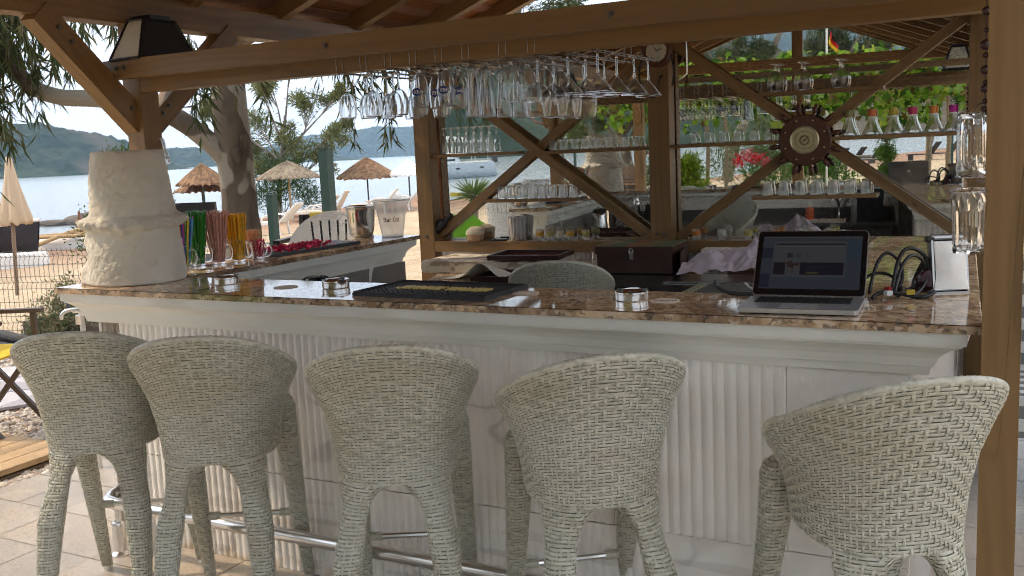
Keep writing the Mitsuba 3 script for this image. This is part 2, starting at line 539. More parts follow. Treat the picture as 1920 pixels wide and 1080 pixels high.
def ledge(x0, x1, z, dpt=0.10):
    timber('ledge', wall(x0, 0.002 + dpt / 2, z), wall(x1, 0.002 + dpt / 2, z), dpt, 0.022, (0, 0, 1), 'wood', 0.003)


ledge(-0.12, 0.56, 1.600)
ledge(0.67, 1.508, 1.592)
ledge(1.652, 2.40, 1.596)
ledge(2.57, 3.388, 1.602)
ledge(0.26, 0.985, 1.268)
ledge(2.16, 2.90, 1.252)
ledge(2.10, 2.93, 1.892)
ledge(0.30, 1.10, 1.868, .06)
BOLT = [0]


def bolt(p, d):
    p, d = np.asarray(p, float), np.asarray(d, float)
    put('bolt', cat([cyl(p, p + d * .004, .012, 12), cyl(p + d * .004, p + d * .011, .0075, 6)]), C(.16, .14, .12, .45, .8), PAV)


for y, z in ((.30, 2.19), (.24, 2.25), (.60, 1.90), (.655, 1.86), (.79, 1.88), (.83, 1.92), (1.22, 2.20)):
    bolt((-.099, y, z), (1, 0, 0))
for x in (-.07, -.02, 1.2, 2.45, 3.60):
    bolt((x, .545 - .0373 * (x + .165) - .0355, 2.08 - .0075 * (x + .165)), (0, -1, 0))
for x, z in ((.695, 1.606), (2.525, 1.628)):
    pass
for x, z in ((-.185, 1.02), (-.17, 2.17), (1.55, 1.03), (1.60, 1.03), (1.55, 2.15), (3.44, 1.03)):
    bolt(wall(x, .130, z), (0.0595, -.998, 0))
# low wall under the mirror, faced with ribbed marble (tiles below)

# ------------------------------------------------------------------ the bar counter
H = 1.12
BAR = thing('bar_counter', 'U-shaped bar counter with speckled brown granite top, white moulded cornice and ribbed marble front', 'bar counter')
XI, YI, XRI, W_ = 0.357, 0.406, 3.06, 3.62
YL, YR = 2.34, 2.32


def slab(poly, z0, z1, ch=0.0022):
    lv = [(z0, 0), (z0 + ch, 0), (z1 - ch, 0), (z1, ch)]
    P = np.array([[[x, y, z] for x, y in np.asarray(Polygon(poly).buffer(-o, join_style=2).exterior.coords)[:-1]] if o else [[x, y, z] for x, y in np.asarray(Polygon(poly).exterior.coords)[:-1]] for z, o in lv])
    m = grid_mesh(P[:, ::1], True)
    tv, tf = trimesh.creation.triangulate_polygon(Polygon(P[-1][:, :2]), engine='earcut')
    n = len(m.vertices)
    top = np.c_[tv, np.full(len(tv), z1)]
    bot = np.c_[tv, np.full(len(tv), z0)]
    tb, fb = trimesh.creation.triangulate_polygon(Polygon(P[0][:, :2]), engine='earcut')
    bot = np.c_[tb, np.full(len(tb), z0)]
    out = trimesh.Trimesh(np.vstack([m.vertices, top, bot]), np.vstack([m.faces, tf + n, fb[:, ::-1] + n + len(tv)]), process=False)
    trimesh.repair.fix_normals(out)
    return out


GT = 0.024
put('granite_top', slab([(0, 0), (W_, 0), (W_ - .024, YI), (0, YI)], H - GT, H), 'granite', BAR)
put('granite_top', slab([(0, YI + .001), (XI, YI + .001), (XI, YL), (0, YL)], H - GT, H), 'granite', BAR)
put('granite_top', slab([(XRI, YI + .001), (W_ - .024, YI + .001), (W_ - .13, YR), (XRI, YR)], H - GT, H), 'granite', BAR)

# cornice: (height above its foot, inset at the front, inset at the ends)
CP = [(0.0, 0.060, 0.112), (0.024, 0.056, 0.105), (0.026, 0.050, 0.098), (0.031, 0.050, 0.097), (0.05, 0.047, 0.088), (0.066, 0.040, 0.072), (0.078, 0.030, 0.052), (0.084, 0.022, 0.040),
      (0.086, 0.018, 0.030), (0.091, 0.018, 0.028), (0.093, 0.012, 0.018), (0.128, 0.010, 0.014)]
ZC = H - GT - 0.128 - .0005
put('cornice', loft([(ZC + h, e, W_ - .02 - e, f, YI - .012 - f) for h, f, e in CP]), 'white_paint', BAR)
put('cornice', loft([(ZC + h, e, XI - .012 - f, YI - .010, YL - e) for h, f, e in CP]), 'white_paint', BAR)
put('cornice', loft([(ZC + h, XRI + .012 + f, W_ - .13 - e, YI - .010, YR - e) for h, f, e in CP]), 'white_paint', BAR)
# carcass behind the tiles
put('carcass', box((1.87, 0.225, 0.484), (3.13, 0.27, 0.966)), C(.30, .27, .24, .8), BAR)
put('carcass', box((0.215, 1.245, 0.484), (.16, 1.69, 0.966)), C(.42, .40, .37, .7), BAR)
put('carcass', box((3.285, 1.245, 0.484), (.28, 1.69, 0.966)), C(.30, .27, .24, .8), BAR)


def ribbed(w, h, amp=0.006, pitch=0.0365, th_=0.014):
    """a fluted tile standing in x-z, its face towards -y; origin at the lower left corner"""
    n = max(1, int(round(w / pitch)))
    a = []
    for k in range(n):
        for q in range(7):
            t = q / 7
            a.append(((k + t) * w / n, -amp * math.sin(math.pi * t) ** 0.7))
    a.append((w, 0.0))
    a = np.array(a)
    lo, hi = np.c_[a, np.zeros(len(a))], np.c_[a, np.full(len(a), h)]
    bk = np.array([[w, th_, 0], [0, th_, 0], [w, th_, h], [0, th_, h]])
    m = grid_mesh(np.array([lo, hi]), False)
    k = len(a)
    v = np.vstack([m.vertices, bk])
    b0 = 2 * k
    f = [*m.faces, [0, k, b0 + 1], [k, b0 + 3, b0 + 1], [k - 1, b0, 2 * k - 1], [2 * k - 1, b0, b0 + 2]]
    f += [[k + i, k + i + 1, b0 + 3] for i in range(k - 1)] + [[2 * k - 1, b0 + 2, b0 + 3]]
    return trimesh.Trimesh(v, f, process=False)


for r_, (z0, z1) in enumerate(((0.004, 0.396), (0.399, ZC - .001))):
    xs = [0.292, 0.86, 1.43, 2.0, 2.715, 3.08, 3.445] if r_ == 0 else [0.292, 0.86, 1.43, 2.0, 2.55, 3.105, 3.445]
    for k in range(len(xs) - 1):
        w_ = xs[k + 1] - xs[k] - .0018
        amp = 0.0068 if k < (5 if r_ else 4) else 0.0004
        put('marble_tile', at(ribbed(w_, z1 - z0, amp), (xs[k], 0.076, z0)), 'marble', BAR)
# left end, the side of the left counter and the back of the front one
for k in range(3):
    y0 = 0.1 + k * .62
    m = at(ribbed(.615, ZC - .003), (0, 0, 0), -math.pi / 2)
    put('marble_tile', at(m, (0.135, y0 + .615, .002)), 'marble', BAR)
for k in range(2):
    m = at(ribbed(.9, ZC - .003, .001), (0, 0, 0), math.pi / 2)
    put('marble_tile', at(m, (XI - .058, .43 + k * .905, .002)), C(.20, .18, .16, .5), BAR)
put('end_panel', box((0.2, YL - .115, ZC / 2), (.15, .012, ZC - .002)), 'white_paint', BAR)
m = at(ribbed(.30, ZC - .003), (0, 0, 0), math.pi)
put('marble_tile', at(m, (3.435, YR - .15, .002)), 'marble', BAR)
for k in range(4):
    m = at(ribbed(.66, .2, .005), (0, 0, 0), math.pi)
    put('marble_tile', at(m, (XI + .68 + k * .664, YI - .04, ZC - .202)), 'marble', BAR)

# foot rail
RAIL = thing('foot_rail', 'polished steel foot rail on short posts along the foot of the bar', 'foot rail')
rp = [(-0.02, 0.75, 0.225), (0.05, 0.5, 0.225), (0.20, 0.12, 0.225), (0.262, -0.03, 0.225), (0.30, -0.075, 0.225), (0.36, -0.088, 0.225), (0.6, -0.085, 0.225), (2.0, -0.07, 0.225), (3.5, -0.05, 0.225)]
put('rail', tube(rp, 0.026, 14), 'steel', RAIL, True)
for x, y in ((0.362, -0.088), (0.08, 0.42), (1.86, -0.072), (3.2, -0.055)):
    p = put('post', at(lathe([(0, 0), (.040, 0), (.040, .008), (.030, .02), (.0265, .022), (.0265, .135), (.028, .138), (.026, .146), (.016, .15), (.011, .165), (.014, .18), (.012, .2), (0, .2)], 18), (x, y, 0)), 'steel', RAIL, 30)

# back worktops inside the bar
BACK = thing('back_bar', 'low back bar under the mirror, marble slab left and black fridge top right', 'back bar')
put('marble_slab', slab([wall(0.16, .03, 0)[:2], wall(0.24, .62, 0)[:2], (0.45, 2.25), (1.25, 2.22), wall(1.28, .03, 0)[:2]][::-1], .815, .85), 'granite', BACK)
put('cabinet', box((0.78, 2.92, .40), (.9, .9, .80), WROT), C(.32, .30, .27, .7), BACK)
put('fridge_top', box((2.16, 2.90, .80), (1.76, 1.0, .055), WROT, .006), C(.022, .022, .024, .12, coat=.6), BACK)
put('fridge_body', box((2.16, 2.92, .385), (1.7, .94, .765), WROT), C(.05, .05, .052, .4), BACK)
for k in range(6):
    m = at(ribbed(.585, .885, .0055), (0, 0, 0), WROT)
    put('marble_tile', at(m, wall(-0.115 + k * .59, .05, 0.015)), 'marble', BACK)
WT = thing('under_bar_worktop', 'steel worktop and shelf behind the front counter, seen only in the mirror', 'worktop')
put('worktop', box((1.75, 0.62, .80), (2.5, .44, .03), 0), C(.10, .098, .095, .3), WT)
put('worktop_base', box((1.75, 0.60, .39), (2.46, .38, .77), 0), C(.16, .15, .14, .6), WT)
put('splash_panel', box((1.75, .415, .87), (2.5, .012, .11)), C(.08, .075, .07, .4), WT)

# ------------------------------------------------------------------ wicker bar stools
def weave(S, ni, nj, cw, rh, keep, cw_h=0.80, cw_v=0.40, lift=0.0044, flip=8):
    """strands on S(i, j) -> (point, normal) for arrays of column and row numbers (real valued); keep(i, j) says which cells carry strands"""
    I, J = np.meshgrid(np.arange(ni), np.arange(nj), indexing='ij')
    tri = np.abs((I + flip // 2) % (2 * flip) - flip)
    over = ((tri - J) % 4) < 2
    ok = keep(I + .5, J + .5)
    vs, fs, n0 = [], [], 0

    def strip(ci, cj, along):
        # ci, cj: (n, K, 3) column and row numbers of the strip's points, height profile by along
        nonlocal n0
        P, N = S(ci, cj)
        hgt = lift * (0.15 + 0.85 * np.sin(np.pi * along)) * np.array([0.55, 1.0, 0.55])
        P = P + N * hgt[..., None]
        n, K = P.shape[:2]
        base = (np.arange(n) * K * 3)[:, None] + n0
        fl = []
        for k in range(K - 1):
            for q in range(2):
                a = base + k * 3 + q
                fl += [np.hstack([a, a + 1, a + 4]), np.hstack([a, a + 4, a + 3])]
        vs.append(P.reshape(-1, 3))
        fs.append(np.vstack(fl))
        n0 += n * K * 3

    # level strands: runs of two columns
    st = over & ok
    i, j = np.nonzero(st & ~np.roll(st, 1, 0) | (st & (I == 0)))
    ln = np.ones(len(i))
    for k in range(1, 4):
        nx = np.minimum(i + k, ni - 1)
        ln = np.where((ln == k) & (i + k < ni) & st[nx, j], k + 1, ln)
    K = 5
    t = np.linspace(0, 1, K)
    ci = (i - .12)[:, None, None] + (ln + .24)[:, None, None] * t[None, :, None] + np.zeros((1, 1, 3))
    wob = rng.normal(0, .05, len(i))[:, None, None]
    cj = (j + .5)[:, None, None] + wob + np.zeros((1, K, 1)) + (np.array([-.5, 0, .5]) * cw_h)[None, None]
    strip(ci, cj, np.broadcast_to(t[None, :, None], ci.shape))
    # the same strands where they pass behind
    st = ~over & ok
    i, j = np.nonzero(st)
    K = 2
    t = np.linspace(0, 1, K)
    ci = (i - .1)[:, None, None] + 1.2 * t[None, :, None] + np.zeros((len(i), 1, 3))
    cj = (j + .5)[:, None, None] + np.zeros((1, K, 1)) + (np.array([-.5, 0, .5]) * .70)[None, None]
    strip(ci, cj, np.full((len(i), K, 1), -.04))
    # upright strands: runs of rows where the level ones pass behind
    st = ~over & ok
    i, j = np.nonzero(st & ~np.roll(st, 1, 1) | (st & (J == 0)))
    ln = np.ones(len(i))
    for k in range(1, 4):
        nx = np.minimum(j + k, nj - 1)
        ln = np.where((ln == k) & (j + k < nj) & st[i, nx], k + 1, ln)
    K = 4
    t = np.linspace(0, 1, K)
    cj = (j - .2)[:, None, None] + (ln + .4)[:, None, None] * t[None, :, None] + np.zeros((1, 1, 3))
    ci = (i + .5)[:, None, None] + np.zeros((1, K, 1)) + (np.array([.5, 0, -.5]) * cw_v)[None, None]
    strip(ci, cj, np.broadcast_to(t[None, :, None], ci.shape))
    return trimesh.Trimesh(np.vstack(vs), np.vstack(fs), process=False)


def numeric_normal(pos):
    def S(a, b):
        e = 1e-3
        p = pos(a, b)
        n = np.cross(pos(a + e, b) - pos(a - e, b), pos(a, b + e) - pos(a, b - e))
        return p, n / (np.linalg.norm(n, axis=-1, keepdims=True) + 1e-12)
    return S


ZLOW = 0.655
_t = [0, .15, .35, .6, .82, .94, 1]
rimz = lambda a: 1.088 - 0.142 * (1 - np.cos(a)) - 0.03 * np.clip(np.abs(a) - 1.7, 0, 1) ** 2
AMAX = 2.25


def shell(a, t):
    Wd = np.interp(t, _t, [.186, .190, .197, .213, .240, .257, .262])
    Db = np.interp(t, _t, [.185, .188, .198, .224, .258, .28, .287])
    Df = np.interp(t, _t, [.24, .245, .25, .255, .262, .268, .27])
    D_ = np.where(np.abs(a) < np.pi / 2, Db, Df)
    ex = 0.86
    sx, sy = np.sin(a), np.cos(a)
    x = Wd * np.sign(sx) * np.abs(sx) ** ex
    y = -D_ * np.sign(sy) * np.abs(sy) ** ex
    z = ZLOW + (rimz(a) - ZLOW) * t
    return np.stack([x, y, z], -1)


NC, NR = 56, 46
stool_parts = []
Sback = numeric_normal(lambda i, j: shell(-AMAX + i / NC * 2 * AMAX, j / NR))
wv = weave(Sback, NC, NR, 0, 0, lambda i, j: (j < NR - .2))
aa, tt = np.meshgrid(np.linspace(-AMAX, AMAX, 113), np.linspace(0, 1, 36), indexing='ij')
P = shell(aa, tt)
outer = grid_mesh(P - Sback((aa + AMAX) / (2 * AMAX) * NC, tt * NR)[1] * .0012, False)
inn = P - Sback((aa + AMAX) / (2 * AMAX) * NC, tt * NR)[1] * 0.022
inner = grid_mesh(inn, False, True)
Sin = numeric_normal(lambda i, j: shell(AMAX - i / NC * 2 * AMAX, j / NR))


def Sinner(i, j):
    p, n = Sin(i, j)
    return p + n * 0.0225, n


wv_in = weave(Sinner, NC, NR, 0, 0, lambda i, j: (j > 10) & (j < NR - .2))
stool_parts.append(('backrest', cat([outer, inner]), 'wicker_core'))
stool_parts.append(('backrest_weave', cat([wv, wv_in]), 'wicker'))
# rolled rim: a tube with strands wound round it
ra = np.linspace(-AMAX - .05, AMAX + .05, 300)
rc = shell(ra, np.ones_like(ra))
rc = rc - Sback((ra + AMAX) / (2 * AMAX) * NC, np.full_like(ra, NR * .99))[1] * .008
rr = 0.0095 + 0.0014 * np.abs(np.sin(np.arange(300) * np.pi / 4.0))
stool_parts.append(('rim', tube(rc, rr, 12), 'wicker'))
# seat with a woven front apron
sa = np.linspace(0, 2 * np.pi, 49)[:-1]


def seat_ring(k, z):
    p = shell(np.where(sa > np.pi, sa - 2 * np.pi, sa), np.full_like(sa, .3))
    back_ = np.where(np.abs(np.where(sa > np.pi, sa - 2 * np.pi, sa)) < AMAX - .15, .91, 1.0)[:, None]
    return np.c_[p[:, :2] * k * back_, np.full(len(sa), z)]


seat = grid_mesh(np.array([seat_ring(.01, .665), seat_ring(.90, .665), seat_ring(.955, .675), seat_ring(.965, .70), seat_ring(.965, .75), seat_ring(.93, .768), seat_ring(.01, .772)]), True)
stool_parts.append(('seat', seat, 'wicker'))
Sap = numeric_normal(lambda i, j: np.concatenate([shell(AMAX - .1 + i / 20 * (2 * np.pi - 2 * AMAX + .2), np.full(np.shape(i), .3))[..., :2] * .975, (.665 + j / 10 * .095 + 0 * i)[..., None]], -1))
stool_parts.append(('seat_apron', weave(Sap, 20, 10, 0, 0, lambda i, j: j > -1), 'wicker'))


def leg_path(front, s):
    if front:
        return lambda z: np.stack([s * np.interp(z, [0, .6, .72], [.191, .176, .172]), np.interp(z, [0, .3, .6, .79], [.383, .302, .222, .20])], -1)
    return lambda z: np.stack([s * np.interp(z, [0, .3, .5, .56, .60, .62, .64, .655, .70, .78], [.166, .156, .142, .137, .128, .121, .109, .094, .092, .09]), np.interp(z, [0, .2, .45, .6, .68, .78], [-.318, -.262, -.188, -.148, -.128, -.10])], -1)


for front in (True, False):
    for s in (-1, 1):
        cp = leg_path(front, s)
        if front:
            hw = lambda z: np.interp(z, [0, .05, .3, .5, .66, .74, .77, .784, .79], [.017, .019, .028, .035, .041, .042, .034, .018, .001])
            hd = lambda z: np.interp(z, [0, .05, .3, .5, .74, .77, .784, .79], [.017, .019, .028, .035, .042, .034, .018, .001])
            ztop = .79
        else:
            hw = lambda z: np.interp(z, [0, .05, .3, .5, .56, .60, .62, .64, .655, .70, .78], [.018, .02, .034, .045, .049, .057, .064, .076, .092, .094, .08])
            hd = lambda z: np.interp(z, [0, .05, .3, .5, .62, .70, .78], [.018, .02, .03, .037, .042, .046, .03])
            ztop = .77

        def leg_pos(i, j, cp=cp, hw=hw, hd=hd, ztop=ztop, front=front, nc=20, nr=72):
            th_ = i / nc * 2 * np.pi
            z = .022 + j / nr * (ztop - .022)
            c = cp(z)
            q = 0.72
            x = c[..., 0] + hw(z) * np.sign(np.cos(th_)) * np.abs(np.cos(th_)) ** q
            y = c[..., 1] + hd(z) * np.sign(np.sin(th_)) * np.abs(np.sin(th_)) ** q
            if not front:
                a_, r_ = np.arctan2(x, -y), np.hypot(x, y)
                q_ = shell(a_, np.clip((z + 0 * x - ZLOW) / (rimz(a_) - ZLOW), 0, 1))
                rs = np.hypot(q_[..., 0], q_[..., 1]) + np.interp(z + 0 * x, [.60, .645, .655, .668], [.004, .002, -.003, -.013])
                w_ = np.clip((z + 0 * x - .42) / .22, 0, 1)
                w_ = w_ * w_ * (3 - 2 * w_)
                rn = np.where(r_ > rs, rs + (r_ - rs) * (1 - w_), r_)
                x, y = x * rn / r_, y * rn / r_
            return np.stack([x, y, z + 0 * x], -1)
        Sl = numeric_normal(leg_pos)
        ii, jj = np.meshgrid(np.arange(40) / 2, np.linspace(0, 72, 66), indexing='ij')
        lp_, ln_ = Sl(ii, jj)
        core = grid_mesh((lp_ - ln_ * .0015).transpose(1, 0, 2), True)
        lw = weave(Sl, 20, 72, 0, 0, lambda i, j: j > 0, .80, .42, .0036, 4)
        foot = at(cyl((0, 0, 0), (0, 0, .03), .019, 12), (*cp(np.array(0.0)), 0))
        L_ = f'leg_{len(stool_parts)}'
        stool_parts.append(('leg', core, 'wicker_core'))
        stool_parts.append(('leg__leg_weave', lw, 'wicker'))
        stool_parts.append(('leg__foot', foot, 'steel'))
zs_ = .305
fl, fr = leg_path(True, -1)(np.array(zs_)), leg_path(True, 1)(np.array(zs_))
stool_parts.append(('footrest', cyl((*fl, zs_), (*fr, zs_), .011, 10), 'steel'))
wr = [tube([(s * (abs(fl[0]) - .028 - k * .009), fl[1], zs_), (s * (abs(fl[0]) - .036 - k * .009), fl[1], zs_)], .0155, 10) for s in (-1, 1) for k in range(5)]
stool_parts.append(('footrest_binding', cat(wr[:5]), 'wicker'))
stool_parts.append(('footrest_binding', cat(wr[5:]), 'wicker'))
stool_ply = [(n, mikit.ply(m, b, 35 if b != 'wicker_core' else True)) for n, m, b in stool_parts]


def stool(x, y, deg, label, group='wicker bar stools'):
    k = thing('bar_stool', label, 'bar stool', group)
    M = TW((x, y, 0), math.radians(deg))
    leg = None
    for n, d in stool_ply:
        if n.startswith('leg__'):
            scene[key_for(n[5:], leg)] = {**d, 'to_world': M}
        else:
            kk = key_for(n, k)
            scene[kk] = {**d, 'to_world': M}
            if n == 'leg':
                leg = kk
    return k


stool(0.797, -0.437, 31.9, 'leftmost wicker bar stool, sunlit along its left rim, nearest the plaster pot end', None)
stool(1.300, -0.376, 31.0, 'second wicker bar stool from the left, in front of the bar', None)
stool(1.990, -0.318, 28.5, 'middle of the five wicker bar stools in front of the bar', None)
stool(2.624, -0.269, 37.6, 'fourth wicker bar stool from the left, in front of the bar', None)
stool(3.402, -0.285, 35.4, 'rightmost wicker bar stool, beside the thick wooden post', None)
stool(1.66, 1.62, 20, 'wicker stool standing inside the bar, only its rounded backrest top showing over the counter', None)

# ------------------------------------------------------------------ things on and above the bar
BLACK = C(.012, .012, .013, .35)
RUB = C(.014, .014, .015, .6)


def noisy(m, amp, freq, seed=0, along=None):
    v = np.array(m.vertices)
    n = meshkit.fbm(v * freq + 50, 3, seed) - .5
    d = m.vertex_normals if along is None else np.asarray(along, float)
    return trimesh.Trimesh(v + d * n[:, None] * 2 * amp, m.faces, process=False)


# plaster pot upside down: two stacked drums, a ragged band, moulded rocks
PX, PY = 0.232, 0.258
PR = [(0, 0), (.198, 0), (.204, .006), (.2045, .03), (.197, .13), (.190, .215), (.188, .235), (.204, .242), (.207, .25), (.205, .262), (.202, .278), (.19, .287), (.182, .290), (.172, .38), (.160, .50), (.152, .553), (.149, .566), (.143, .572), (.128, .570), (.118, .556), (0, .55)]
pz = np.array(PR)
ts = np.linspace(0, 1, 120)
s_ = np.r_[0, np.cumsum(np.linalg.norm(np.diff(pz, axis=0), axis=1))]
s_ /= s_[-1]
prof = np.c_[np.interp(ts, s_, pz[:, 0]), np.interp(ts, s_, pz[:, 1])]
pot = lathe(prof, 140)
v = np.array(pot.vertices)
rr_ = np.hypot(v[:, 0], v[:, 1])
an = np.arctan2(v[:, 1], v[:, 0])
n1 = meshkit.fbm(v * 9 + 20, 4, 3) - .5
n2 = meshkit.fbm(v * 38 + 5, 3, 8) - .5
band = np.exp(-((v[:, 2] - .258 - .012 * np.sin(an * 2)) / .024) ** 2)
ragged = band * (meshkit.fbm(np.c_[np.cos(an) * 5, np.sin(an) * 5, v[:, 2] * 14] + 30, 3, 4) - .38) * .11
rock = np.clip(np.cos(an - math.radians(197)), 0, 1) ** 7 * np.clip(1 - v[:, 2] / .30, 0, 1) ** .7
cellr = meshkit.noise(np.c_[an * 5.0, v[:, 2] * 16, v[:, 2] * 0], 12) + .5 * np.abs(meshkit.noise(v * 22 + 3, 5) - .5)
dr_ = .014 * n1 + .009 * n2 + ragged + rock * cellr * .075
out = rr_ > .09
v[out, 0] *= (1 + dr_ / np.maximum(rr_, .05))[out]
v[out, 1] *= (1 + dr_ / np.maximum(rr_, .05))[out]
v[:, 2] += np.where(v[:, 2] > .53, .010 * n1 + .012 * n2, 0)
pot = trimesh.Trimesh(v, pot.faces, process=False)
one('plaster_pot', at(pot, (PX, PY, H + .001)), 'plaster', 'tall whitewashed plaster pot standing upside down on the left end of the bar', 'pot', smooth=True)

# ------------------------------------------------------------------ glasses
thin = 'thin_glass'


def flip_z(m):
    m = m.copy()
    m.vertices = np.array(m.vertices) * [1, 1, -1]
    m.faces = np.array(m.faces)[:, ::-1]
    return m


def dense(p, k=5):
    p = np.asarray(p, float)
    from scipy.interpolate import PchipInterpolator
    s = np.r_[0, np.cumsum(np.hypot(*np.diff(p, axis=0).T))]
    t = np.linspace(0, s[-1], k * (len(p) - 1) + 1)
    return np.c_[PchipInterpolator(s, p[:, 0])(t), PchipInterpolator(s, p[:, 1])(t)]


def stemware(bowl, stem_h, foot_r, stem_r=.004, n=22):
    """upright: bowl profile (r, z above the stem); returns bowl (one thin sheet) and stem with foot (solid)"""
    b = np.array(dense(bowl))
    b[:, 1] += stem_h
    inn_ = b[::-1].copy()
    inn_[:, 0] = np.maximum(inn_[:, 0] - .0013, .0004)
    inn_[-1, 1] += .0015
    bowl_m = lathe(np.vstack([b, inn_]), n)
    st = lathe(dense([(0.0005, 0), (foot_r, 0.0005), (foot_r, .002), (foot_r * .6, .0045), (stem_r * 1.6, .009), (stem_r, .018), (stem_r, stem_h * .75), (stem_r * 1.5, stem_h * .97), (.0005, stem_h + .003)], 3), 14)
    rim = b[-1]
    a = np.linspace(0, 2 * np.pi, n + 1)
    ring = tube(np.c_[rim[0] * np.cos(a), rim[0] * np.sin(a), np.full(n + 1, rim[1])], .0011, 5, False)
    return [('bowl', bowl_m, 'solid_glass', True), ('stem', st, 'solid_glass', True)]


def tumbler(r0, r1, h, base=.008, n=18, ribs=0):
    prof = dense([(r0 * .80, base * .6), (r0 * .97, base + .003), (r0, base + .012), ((r0 + r1) / 2, h * .55), (r1, h)], 3)
    inn_ = prof[::-1].copy()
    inn_[:, 0] -= .0022
    prof = np.vstack([prof, inn_])
    m = lathe(prof, n * (4 if ribs > 8 else 2 if ribs else 1))
    if ribs:
        v = np.array(m.vertices)
        a = np.arctan2(v[:, 1], v[:, 0])
        k = 1 - (.045 if ribs < 9 else .085) * (.5 + .5 * np.cos(a * ribs)) ** .5 * (v[:, 2] < h * .78) * (v[:, 2] > h * .1)
        v[:, :2] *= k[:, None]
        m = trimesh.Trimesh(v, m.faces, process=False)
    bs = lathe([(0.0003, 0), (r0 * .9, 0), (r0 * .98, .002), (r0 * .98, base - .001), (.0003, base)], n)
    return [('body', m, 'solid_glass', True), ('base', bs, 'solid_glass', 25)]


def plies(parts, inv=False):
    return [(n, mikit.ply(flip_z(m) if inv else m, b, s)) for n, m, b, s in parts]


KIND = {
    'wine': stemware([(.003, 0), (.018, .008), (.034, .032), (.0385, .058), (.036, .085), (.0325, .108)], .082, .034),
    'beer': stemware([(.004, 0), (.020, .010), (.034, .045), (.0375, .08), (.036, .115), (.033, .142)], .026, .034, .007),
    'pilsner': stemware([(.006, 0), (.019, .008), (.0235, .05), (.028, .12), (.0335, .20)], .018, .033, .008),
    'gin': stemware([(.003, 0), (.022, .010), (.050, .044), (.053, .058), (.049, .095), (.043, .13)], .105, .038),
    'martini': stemware([(.002, 0), (.012, .012), (.036, .042), (.0575, .068)], .088, .036),
    'flute': stemware([(.003, 0), (.012, .012), (.022, .05), (.0245, .09), (.0225, .13)], .055, .029),
    'balloon': stemware([(.004, 0), (.03, .012), (.049, .045), (.053, .07), (.048, .10), (.041, .125)], .045, .035),
}
PROTO = {k: plies(v, True) for k, v in KIND.items()}
PROTO['tumbler'] = plies([(n, at(m, (0, 0, 0)), b, s) for n, m, b, s in tumbler(.028, .0345, .088, .010, 16, 8)], True)
PROTO['shot'] = plies(tumbler(.020, .026, .072, .012, 14), True)
PROTO['tea'] = plies(tumbler(.023, .030, .076, .008, 16))
EF = C(.02, .03, .16, .4)
EW = C(.75, .75, .75, .5)


def curved_patch(R, w, h, z0, n=10):
    """an oval print lying on a glass of radius R, facing -y, centre at height z0"""
    a = np.linspace(0, 2 * np.pi, 25)[:-1]
    ring = [np.c_[k * w / 2 * np.cos(a), k * h / 2 * np.sin(a)] for k in (.02, .5, 1)]
    P = np.array([np.c_[R * np.sin(r[:, 0] / R), -R * np.cos(r[:, 0] / R), z0 + r[:, 1]] for r in ring])
    return grid_mesh(P, True)


def text_on(R, text, h, z0):
    t = meshkit.text_mesh(text, h, .0004, True)
    v = np.array(t.vertices)
    v[:, 0] -= v[:, 0].mean()
    v[:, 1] -= h / 2
    v = -v * [1, 1, -1]                     # the glass hangs upside down, so does its print
    r = R + v[:, 2]
    return trimesh.Trimesh(np.c_[r * np.sin(v[:, 0] / R), -r * np.cos(v[:, 0] / R), z0 + v[:, 1]], t.faces, process=False)


LOGO = [('logo', mikit.ply(curved_patch(.0388, .046, .032, -.105), EF, True)), ('logo__lettering', mikit.ply(text_on(.0392, 'EFES', .012, -.105), EW))]


def glass(name, kind, loc, label, category, group=None, rz=0.0, s=1.0, extra=()):
    k = thing(name, label, category, group)
    M = TW(loc, rz, s)
    for n, d in list(PROTO[kind]) + list(extra):
        scene[f'{k}__{n}'] = {**d, 'to_world': M}
    return k


# wire rack under the front beams: pairs of wires, glasses hang in the lanes by their feet
RACK = thing('glass_rack', 'wire glass rack hanging under the front beam, its lanes full of stemmed glasses', 'glass rack')
ZR = 1.972
lanes = [1.141, 1.265, 1.388, 1.51, 1.633, 1.757, 1.921, 2.045, 2.166, 2.289]
for x in lanes:
    ya, yb = 0.615, 1.30
    for s in (-.0155, .0155):
        put('lane_wire', tube([(x + s, ya, 2.045), (x + s, ya, ZR + .012), (x + s, ya + .012, ZR), (x + s, yb - .012, ZR + .0), (x + s, yb, ZR + .012), (x + s, yb, 2.11)], .0021, 6), C(.30, .29, .28, .35, .9), RACK, True)
for y in (.615, 1.30):
    for x0, x1 in ((1.07, 1.80), (1.86, 2.36)):
        put('cross_wire', cyl((x0, y, 2.046 if y < 1 else 2.10), (x1, y, 2.046 if y < 1 else 2.10), .0024, 6), C(.30, .29, .28, .35, .9), RACK, True)
put('back_batten', bar((-.1, 1.30, 2.125), (3.6, 1.30, 2.125), .05, .05), 'wood', RACK)
nth = ['front', 'second', 'third', 'rear']
plan = {0: ('wine', [.66, .80, .95, 1.15]), 1: ('wine', [.67, .82, 1.0, 1.2]), 2: ('wine', [.68, .84, 1.02]), 3: ('beer', [.66, .79, .95, 1.12]), 4: ('beer', [.66, .76, .92, 1.05]),
        5: ('pilsner', [.66, .78, .92, 1.06]), 6: ('beer', [.68, .82, .98, 1.14]), 7: ('gin', [.66, .80, .95, 1.1]), 8: ('martini', [.67, .85, 1.03]), 9: ('martini', [.68, .86, 1.04, 1.22])}
laneword = ['first', 'second', 'third', 'fourth', 'fifth', 'sixth', 'seventh', 'eighth', 'ninth', 'tenth']
names_ = {'wine': 'wine glass', 'beer': 'beer glass', 'pilsner': 'tall beer glass', 'gin': 'wide gin glass', 'martini': 'martini glass'}
